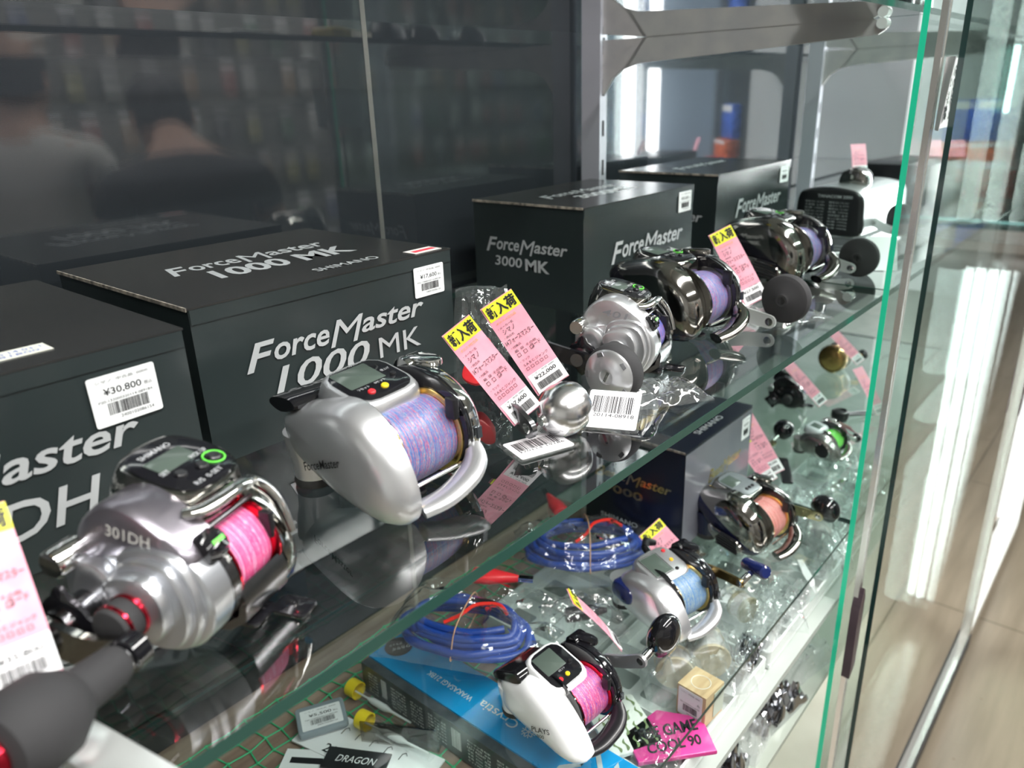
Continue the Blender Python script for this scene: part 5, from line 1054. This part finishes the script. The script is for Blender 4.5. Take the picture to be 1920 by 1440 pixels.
arm(t, [(0, 0), (-24, -6), (-46, -8)], (16, 13), 3, WHITE, M=T(6, -62, 22) @ RZ(-30) @ XAX, holes=((-46, -8, 3), (0, 0, 3)))
knob(t, 'disc', T(2, -70, 22) @ RZ(-30) @ XAX @ T(-30, 8, 4), EVA, 27, 22)

# third bay: packets by the door
def packet(label, loc, w, h, d, rz, col, tilt=0, text=None):
    t = thing('tackle_packet', label, 'packet', M=T(loc[0], loc[1], Z0 + loc[2]) @ RZ(rz) @ RX(tilt))
    m = MB(); m.prism(rrect(w, h, 0.006, 3), -d / 2, d / 2, T(0, 0, h / 2) @ RX(90), ch=d * 0.3); m.build('packet_body', mottled('print ' + label[:24], col, tuple(min(1, c * 1.6 + 0.05) for c in col), (60, 60, 60), 0.3), t)
    m = MB(); m.box(-w * 0.42, w * 0.42, -d / 2 - 0.0008, -d / 2 - 0.0004, h * 0.78, h * 0.96); m.build('header_card', PAPER, t, smooth=False)
packet('blue packet at the top of the pile beyond the glass edge', (2.30, 0.40, 0.10), 0.13, 0.10, 0.03, -40, (0.03, 0.10, 0.50))
packet('orange packet in the middle of the pile beyond the glass edge', (2.28, 0.40, 0.045), 0.15, 0.055, 0.05, -40, (0.60, 0.12, 0.03))
packet('red packet at the bottom of the pile beyond the glass edge', (2.26, 0.39, 0.0), 0.18, 0.045, 0.07, -40, (0.55, 0.03, 0.03))
packet('pale packet leaning beside the red and orange pile', (2.10, 0.36, 0.0), 0.09, 0.07, 0.04, -30, (0.45, 0.42, 0.38))
t = thing('battery_box', 'black flat box behind the silver reel with the text plate', 'box', (1.78, 0.44, Z0), -6); m = MB(); m.box(-0.10, 0.12, -0.07, 0.07, 0, 0.095, r=0.006); m.build('box_shell', BLK, t); m = MB(); m.text('BATTERY', T(0, -0.0706, 0.06) @ RX(90), 0.08, 0.014); m.flat('lettering', GREYP, t)

# items on the upper shelf
for i, (x, y, w, c, lb) in enumerate([(1.00, 0.345, 0.08, BLK, 'black pouch on the upper shelf beside the bracket tip'), (1.10, 0.330, 0.07, BLKG, 'black glossy pouch on the upper shelf beyond the bracket tip'), (1.22, 0.335, 0.07, GUN, 'grey pouch on the upper shelf behind the green glass edge')]):
    t = thing('reel_pouch', lb, 'pouch', (x, y, Z0 + 0.3257), -20 + 15 * i); m = MB(); m.loft(catmull(rrect(w, 0.06, 0.02, 2), 2), [(0, 0.8), (0.006, 1.0), (0.035, 0.95), (0.05, 0.6), (0.052, 0.2)]); m.build('pouch_body', c, t)
    m = MB(); m.tube([(-w * 0.3, 0, 0.045), (-w * 0.2, -0.02, 0.056), (w * 0.2, -0.02, 0.056), (w * 0.3, 0, 0.045)], 0.002, 8, sub=4); m.build('carry_loop', GUN, t)
packet('white packet on the upper shelf between the dark pouches', (1.055, 0.320, 0.3257), 0.04, 0.05, 0.02, 10, (0.8, 0.8, 0.8))
packet('yellow packet on the upper shelf above the middle upright', (0.78, 0.50, 0.3257), 0.12, 0.02, 0.06, -30, (0.70, 0.48, 0.05))
packet('pale packet on the upper shelf left of the middle upright', (0.64, 0.48, 0.3257), 0.10, 0.015, 0.06, -20, (0.5, 0.55, 0.5))

# sticker on the door edge
t = thing('door_sticker', 'curled white sticker with black characters on the glass door', 'sticker', (0.975, 0.2185, Z0 + 0.235)); m = MB(); n = 12
V = []; F = []
for zz in (0, 0.0006):
    for i in range(n + 1):
        x = -0.045 + 0.10 * i / n; c = 0.010 * max(0, (0.3 - i / n)) ** 1.5 * 6
        V += [(x, -c + zz, -0.036), (x, -c * 1.6 + zz, 0.036)]
k = 2 * (n + 1)
for i in range(n):
    a = 2 * i; F += [(a, a + 2, a + 3, a + 1), (k + a, k + a + 1, k + a + 3, k + a + 2), (a, k + a, k + a + 2, a + 2), (a + 1, a + 3, k + a + 3, k + a + 1)]
F += [(0, 1, k + 1, k), (2 * n, k + 2 * n, k + 2 * n + 1, 2 * n + 1)]
m.vf(V, F); m.build('sticker_sheet', PAPER, t); m = MB(); m.text('開放厳禁', T(0.004, -0.0022, 0.002) @ RX(90) @ RZ(-90), 0.060, 0.016, 0.05); m.text('ガラス注意', T(0.034, -0.0012, 0) @ RX(90) @ RZ(-90), 0.058, 0.018, 0.05); m.flat('lettering', INK, t)
# more loose clear film and slips along the front of the deck
for (x, y, w, d, h, r_, sd, lb) in [(0.800, 0.290, 0.07, 0.035, 0.040, 8, 91, 'small clear bag between the crumpled foil and the striped spool'), (0.885, 0.284, 0.08, 0.03, 0.030, -6, 92, 'narrow clear bag along the front rim of the middle tray'),
        (1.000, 0.284, 0.08, 0.03, 0.055, 4, 93, 'pointed clear bag standing by the glass door handle'), (1.095, 0.292, 0.08, 0.04, 0.045, -12, 94, 'clear bag with a white slip just past the striped spool'), (1.26, 0.30, 0.09, 0.05, 0.05, 10, 95, 'clear bag at the front of the farthest tray')]:
    bag_thing('plastic_bag', lb, (x, y, DK + 0.0285), w, d, h, r_, sd, BAGH)
for i, (x, y, r_, tl, lb) in enumerate([(0.935, 0.275, 20, 55, 'white paper slip standing among the bags by the green glass edge'), (1.03, 0.272, -15, 48, 'white paper slip leaning on the pointed clear bag'), (0.845, 0.345, 40, 12, 'white paper slip lying on the middle tray'), (1.12, 0.345, -30, 18, 'white paper slip beneath the gold crank of the smoked reel')]):
    t = thing('paper_slip', lb, 'paper', M=T(x, y, Z0 + DK + 0.030) @ RZ(r_) @ RX(tl)); m = MB(); m.prism([(-0.016, 0), (0.014, 0.002), (0.018, 0.034), (0.0, 0.046), (-0.014, 0.030)], 0, 0.0005); m.build('slip', PAPER, t, smooth=False)

FOIL = mat('crumpled foil', (0.55, 0.56, 0.58), 0.15, 1.0)
for (x, y, w, d, h, r_, sd, lb) in [(0.700, 0.285, 0.10, 0.05, 0.04, 15, 101, 'crumpled silver foil packet on the base board, nearest the front'), (0.850, 0.283, 0.11, 0.045, 0.04, -8, 102, 'crumpled silver foil packet on the base board beside the door edge')]:
    t = thing('foil_packet', lb, 'packet', (x, y, Z0 - 0.5597), r_); bag(w, d, h, sd, dents=1.8).build('foil_body', FOIL, t, ang=20)
for (x, y, w, d, h, r_, sd, lb) in [(0.775, 0.284, 0.07, 0.04, 0.045, 5, 103, 'clear bag on the base board between the two foil packets'), (0.965, 0.288, 0.10, 0.05, 0.05, -12, 104, 'clear bag on the base board past the green glass edge'), (0.62, 0.284, 0.08, 0.04, 0.04, 10, 105, 'clear bag on the base board at the bottom edge')]:
    bag_thing('plastic_bag', lb, (x, y, -0.5597), w, d, h, r_, sd, BAGH)
# ---------------------------------------------------------------- the shop behind the camera (seen mirrored in the back panels)
SKIN = mat('skin', (0.50, 0.30, 0.22), 0.5); HAIR = mat('dark hair', (0.012, 0.010, 0.010), 0.5)
def skinned(name, verts, edges, rads, m, parent, lvl=2, root=0):
    me = bpy.data.meshes.new(name); me.from_pydata(verts, edges, []); o = bpy.data.objects.new(name, me); COL.objects.link(o); o.parent = parent
    md = o.modifiers.new('skin', 'SKIN'); md.use_smooth_shade = True; md.branch_smoothing = 0.6; sv = me.skin_vertices[0].data
    for i, r in enumerate(rads): sv[i].radius = (r, r) if not isinstance(r, tuple) else r; sv[i].use_root = (i == root)
    sd = o.modifiers.new('sub', 'SUBSURF'); sd.levels = lvl; sd.render_levels = lvl
    me.materials.append(m); return o
def person(label, x, y, face, h, shirt, pants, bow=0.0, arm_up=False):
    """standing figure; local -y is forward"""
    t = thing('person', label, 'person', (x, y, 0.0), face); k = h / 1.72
    hd = Vector((0, -0.06 - 0.16 * bow, 1.60 - 0.06 * bow))
    V = [(0, 0, 0.95), (0, 0.0, 1.10), (0, -0.01, 1.28), (0, 0.0 - 0.03 * bow, 1.40), (0, -0.03 - 0.08 * bow, 1.49), (hd.x, hd.y + 0.02, hd.z - 0.02),
         (0.10, 0, 0.90), (0.105, -0.02, 0.50), (0.11, 0.01, 0.09), (0.115, -0.13, 0.04), (-0.10, 0, 0.90), (-0.105, -0.02, 0.50), (-0.11, 0.01, 0.09), (-0.115, -0.13, 0.04),
         (0.18, 0, 1.39), (0.25, -0.03, 1.12), (0.21, -0.24, 1.02), (0.17, -0.31, 1.01), (-0.18, 0, 1.39), (-0.25, -0.03, 1.12), (-0.21, -0.24, 1.02), (-0.17, -0.31, 1.01)]
    E = [(0, 1), (1, 2), (2, 3), (3, 4), (4, 5), (0, 6), (6, 7), (7, 8), (8, 9), (0, 10), (10, 11), (11, 12), (12, 13), (3, 14), (14, 15), (15, 16), (16, 17), (3, 18), (18, 19), (19, 20), (20, 21)]
    Rr = [(0.15, 0.11), (0.135, 0.10), (0.16, 0.115), (0.12, 0.09), 0.056, 0.06, 0.085, 0.056, 0.040, 0.036, 0.085, 0.056, 0.040, 0.036, 0.062, 0.042, 0.030, 0.028, 0.062, 0.042, 0.030, 0.028]
    V = [tuple(Vector(v) * k) for v in V]; Rr = [tuple(q * k for q in r) if isinstance(r, tuple) else r * k for r in Rr]
    skinned('body', V, E, Rr, SKIN, t)
    # head with a face
    HM = T(*(hd * k)) @ RX(38 * bow)
    m = MB(HM, 1.0); m.k = k
    rg = []
    for i, (z, rx, fy, by) in enumerate(((-0.115, 0.030, 0.080, -0.02), (-0.105, 0.045, 0.088, 0.01), (-0.07, 0.062, 0.090, 0.055), (-0.03, 0.072, 0.092, 0.085), (0.01, 0.077, 0.090, 0.098), (0.05, 0.077, 0.088, 0.100), (0.08, 0.068, 0.070, 0.088), (0.105, 0.045, 0.045, 0.055), (0.113, 0.012, 0.012, 0.015))):
        rg.append([(rx * cos(a), (-fy if sin(a) < 0 else by) * abs(sin(a)), z) for a in [2 * pi * j / 24 for j in range(24)]])
    m.rings(rg); head = m.build('head', SKIN, t)
    m = MB(HM, 1.0); m.k = k; m.ball((0, -0.098, -0.015), 0.015, sq=(0.8, 1, 1.6)); m.build('nose', SKIN, head)
    m = MB(HM, 1.0); m.k = k; m.box(-0.022, 0.022, -0.092, -0.086, -0.058, -0.050); m.build('mouth', mat('lips', (0.35, 0.12, 0.10), 0.5), head)
    for s in (-1, 1):
        m = MB(HM, 1.0); m.k = k; m.ball((s * 0.030, -0.083, 0.005), 0.010, n=12); m.build('eye', mat('eye', (0.05, 0.04, 0.03), 0.2), head)
        m = MB(HM, 1.0); m.k = k; m.ball((s * 0.079, 0.012, -0.008), 0.028, n=14, sq=(0.35, 0.7, 1)); m.build('ear', SKIN, head)
    m = MB(HM, 1.0); m.k = k
    rg = []
    for z, rx, fy, by in ((-0.055, 0.060, -0.03, 0.075), (-0.02, 0.081, -0.01, 0.103), (0.03, 0.086, 0.03, 0.112), (0.06, 0.085, 0.095, 0.112), (0.09, 0.077, 0.085, 0.102), (0.118, 0.055, 0.06, 0.070), (0.130, 0.015, 0.015, 0.02)):
        rg.append([(rx * cos(a), (-fy if sin(a) < 0 else by) * abs(sin(a)), z) for a in [2 * pi * j / 28 for j in range(28)]])
    m.rings(rg); m.build('hair', HAIR, t)
    # clothes
    tv = [V[0], V[1], V[2], V[3], V[14], tuple((Vector(V[14]) + Vector(V[15])) * 0.5 + Vector((0.01, 0, 0))), V[18], tuple((Vector(V[18]) + Vector(V[19])) * 0.5 + Vector((-0.01, 0, 0))), tuple(Vector(V[3]) + Vector((0, -0.015, 0.055)) * k)]
    skinned('shirt', tv, [(0, 1), (1, 2), (2, 3), (3, 4), (4, 5), (3, 6), (6, 7), (3, 8)], [(0.175 * k, 0.135 * k), (0.165 * k, 0.13 * k), (0.195 * k, 0.145 * k), (0.15 * k, 0.115 * k), 0.08 * k, 0.066 * k, 0.08 * k, 0.066 * k, 0.070 * k], shirt, t)
    pv = [V[0], V[6], V[7], V[8], V[10], V[11], V[12]]
    skinned('trousers', pv, [(0, 1), (1, 2), (2, 3), (0, 4), (4, 5), (5, 6)], [(0.165 * k, 0.125 * k), 0.105 * k, 0.076 * k, 0.060 * k, 0.105 * k, 0.076 * k, 0.060 * k], pants, t)
    for s in (1, -1):
        m = MB(k=k); m.rings([[(s * 0.112 + w * cos(a), y_ + 0.0 * sin(a), 0.045 + hh * sin(a)) for a in [2 * pi * j / 16 for j in range(16)]] for y_, w, hh in ((0.07, 0.025, 0.030), (0.06, 0.042, 0.045), (0.0, 0.045, 0.045), (-0.08, 0.048, 0.040), (-0.16, 0.045, 0.038), (-0.185, 0.02, 0.02))]); m.build('shoe', BLK, t)
        hx = V[17] if s > 0 else V[21]
        H = T(*hx) @ RZ(0)
        for q, (ox, ln) in enumerate(((-0.027, 0.070), (-0.009, 0.080), (0.009, 0.075), (0.027, 0.060))):
            m = MB(H, 1.0); m.tube([(ox, 0.0, 0.004), (ox * 1.1, -0.05, 0.0), (ox * 1.1, -0.05 - ln * 0.4, -0.012), (ox, -0.05 - ln * 0.55, -0.04)], [0.010, 0.009, 0.0085, 0.007], 8, sub=2); m.build('finger', SKIN, t)
        m = MB(H, 1.0); m.tube([(-s * 0.024, -0.005, 0.0), (-s * 0.045, -0.035, -0.004), (-s * 0.042, -0.065, -0.02)], [0.012, 0.010, 0.008], 8, sub=2); m.build('thumb', SKIN, t)
    return t
person('person in a black shirt with short dark hair, head bowed, mirrored in the back panel', 1.02, -0.50, 15, 1.63, mat('black shirt', (0.012, 0.012, 0.014), 0.7), mat('dark trousers', (0.03, 0.03, 0.04), 0.7), bow=1.0)
person('person in a white shirt with dark hair, mirrored at the left of the back panel', 0.86, -1.14, 40, 1.70, mat('white shirt', (0.62, 0.61, 0.58), 0.7), mat('blue trousers', (0.05, 0.07, 0.12), 0.7))

# display racks hung with packets
RK = mat('rack panel', (0.30, 0.30, 0.28), 0.6); WIRE = mat('rack wire', (0.10, 0.10, 0.10), 0.4, 0.5)
PCOL = [(0.40, 0.40, 0.38), (0.34, 0.10, 0.08), (0.08, 0.10, 0.22), (0.36, 0.34, 0.14), (0.12, 0.22, 0.14), (0.34, 0.22, 0.12), (0.45, 0.45, 0.43), (0.06, 0.06, 0.07)]
protos = []
for i, c in enumerate(PCOL):
    t = thing('hanging_packet', None, 'packet', (0, 0, 0)); pm = mottled('packet print %s' % 'abcdefgh'[i], c, tuple(min(1, 0.3 + q * 0.8) for q in c), (30, 10, 30), 0.35)
    m = MB(); m.prism(rrect(0.062, 0.10, 0.006, 3), -0.008, 0.008, T(0, 0, -0.065) @ RX(90), ch=0.004); m.build('pouch', pm, t, smooth=False)
    m = MB(); m.box(-0.031, 0.031, -0.0012, 0.0012, -0.009, 0.012); m.build('header_card', PAPER, t, smooth=False)
    protos.append(t)
used = [0] * 8
def rack(x0, x1, y, label, z1=1.95):
    t = thing('display_rack', label, 'rack', ((x0 + x1) / 2, y, 0)); w = (x1 - x0) / 2
    m = MB(); m.box(-w, w, -0.03, 0.0, 0.25, z1); m.build('rack_panel', RK, t)
    m = MB(); m.box(-w, w, -0.25, 0.25, 0.02, 0.25); m.build('rack_base', mat('rack base', (0.4, 0.4, 0.38), 0.5), t)
    for s in (-1, 1):
        m = MB(); m.box(s * w - 0.02, s * w + 0.02, -0.05, 0.02, 0.02, z1 + 0.05); m.build('rack_post', POSTM, t)
    return t
rr = random.Random(11)
for (x0, x1, y, lab) in ((-1.4, 0.6, -1.75, 'packet rack at the left behind the two people, seen only mirrored'), (0.7, 2.7, -1.75, 'packet rack in the middle of the aisle, seen only mirrored'), (2.8, 4.8, -1.75, 'packet rack nearest the entrance, seen only mirrored')):
    rack(x0, x1, y, lab)
    nx = 13
    for r_ in range(7):
        z = 0.62 + r_ * 0.19
        for i in range(nx):
            k = rr.randrange(8); first = used[k] == 0; o = protos[k] if first else copy_tree(protos[k]); used[k] += 1
            o.location = (x0 + 0.12 + (x1 - x0 - 0.24) * i / (nx - 1) + rr.uniform(-0.02, 0.02), y + 0.018 + rr.uniform(0, 0.10), z + 0.08)
            o['label'] = 'small hanging packet on the aisle racks, blurred in the mirror'; o['category'] = 'packet'; o['group'] = 'packets hanging on the aisle racks'
    for r_ in range(7):
        m = MB(); m.tube([(x0 + 0.05, y + 0.06, 0.705 + r_ * 0.19), (x1 - 0.05, y + 0.06, 0.705 + r_ * 0.19)], 0.004, 6)
        o = m.build('hanging_rail', WIRE); tag(o, 'horizontal wire rail carrying hanging packets on the aisle rack', 'rail', 'wire rails of the aisle racks')
# ceiling lights as seen mirrored
for i, (x, y) in enumerate([(-0.2, -0.75), (1.2, -0.75), (2.6, -0.75), (-0.2, -2.6), (1.2, -2.6), (2.6, -2.6)]):
    t = thing('ceiling_light', 'long white ceiling lamp above the aisle', 'lamp', (x, y, 3.36), group='aisle ceiling lamps')
    m = MB(); m.box(-0.6, 0.6, -0.09, 0.09, 0, 0.04); m.build('lamp_housing', WHITE, t)
    m = MB(); m.lathe([(0.015, -0.58), (0.015, 0.58)], T(0, 0, -0.018) @ RY(90), 16); m.build('lit_glass', mat('lit ceiling tube', (1, 1, 1), 0.4, emit=(1, 1, 0.97), es=9.0), t)

# showcase standing across the end of the aisle
t = thing('showcase', 'dark glass showcase standing across the far end of the aisle', 'showcase', (8.4, -0.3, 0), -90)
m = MB(); m.box(-1.8, 1.8, -0.25, 0.25, 0.0, 0.09); m.build('base_cabinet', mat('beige cabinet', (0.50, 0.46, 0.40), 0.4), t)
m = MB(); m.box(-1.8, 1.8, 0.20, 0.25, 0.21, 2.3); m.build('back_board', mat('dark teal board', (0.02, 0.07, 0.07), 0.15), t)
m = MB(); m.box(-1.8, 1.8, -0.26, 0.25, 0.091, 0.20); m.build('bottom_rail', RAIL, t)
m = MB(); m.box(-1.8, 1.8, -0.25, -0.244, 0.201, 2.3); m.build('front_glass', clear('teal glass', (0.45, 0.65, 0.62), 1.9), t)
for x in (-1.8, 0.0, 1.77):
    m = MB(); m.box(x, x + 0.03, -0.26, -0.252, 0.201, 2.3); m.build('frame_post', RAIL, t)
m = MB(); m.lathe([(0.02, 1.2), (0.02, 1.75)], T(0.65, 0.0, 0), 16); m.build('inner_tube', mat('lit ceiling tube', (1, 1, 1)), t)
# entrance: unseen glowing panes added so the back panels mirror a bright area
m = MB(); m.box(9.93, 9.96, -5.4, -3.4, 0.05, 2.7); struct(m.build('glow_pane_1', mat('dim glowing pane', (0.5, 0.6, 0.7), 0.2, emit=(0.62, 0.80, 1.0), es=0.75)))
m = MB(); m.box(9.93, 9.96, -2.1, -0.3, 0.05, 2.9); struct(m.build('glow_pane_2', mat('bright glowing pane', (0.8, 0.85, 0.9), 0.2, emit=(0.85, 0.95, 1.0), es=2.6)))
m = MB()
for y in (-5.4, -4.4, -3.4, -2.1, -1.2, -0.3): m.box(9.86, 9.925, y - 0.03, y + 0.03, 0, 2.75)
m.box(9.86, 9.925, -5.4, -3.4, 2.7, 2.78); m.box(9.86, 9.925, -2.1, -0.3, 2.9, 2.98); struct(m.build('trim_8', RAIL))
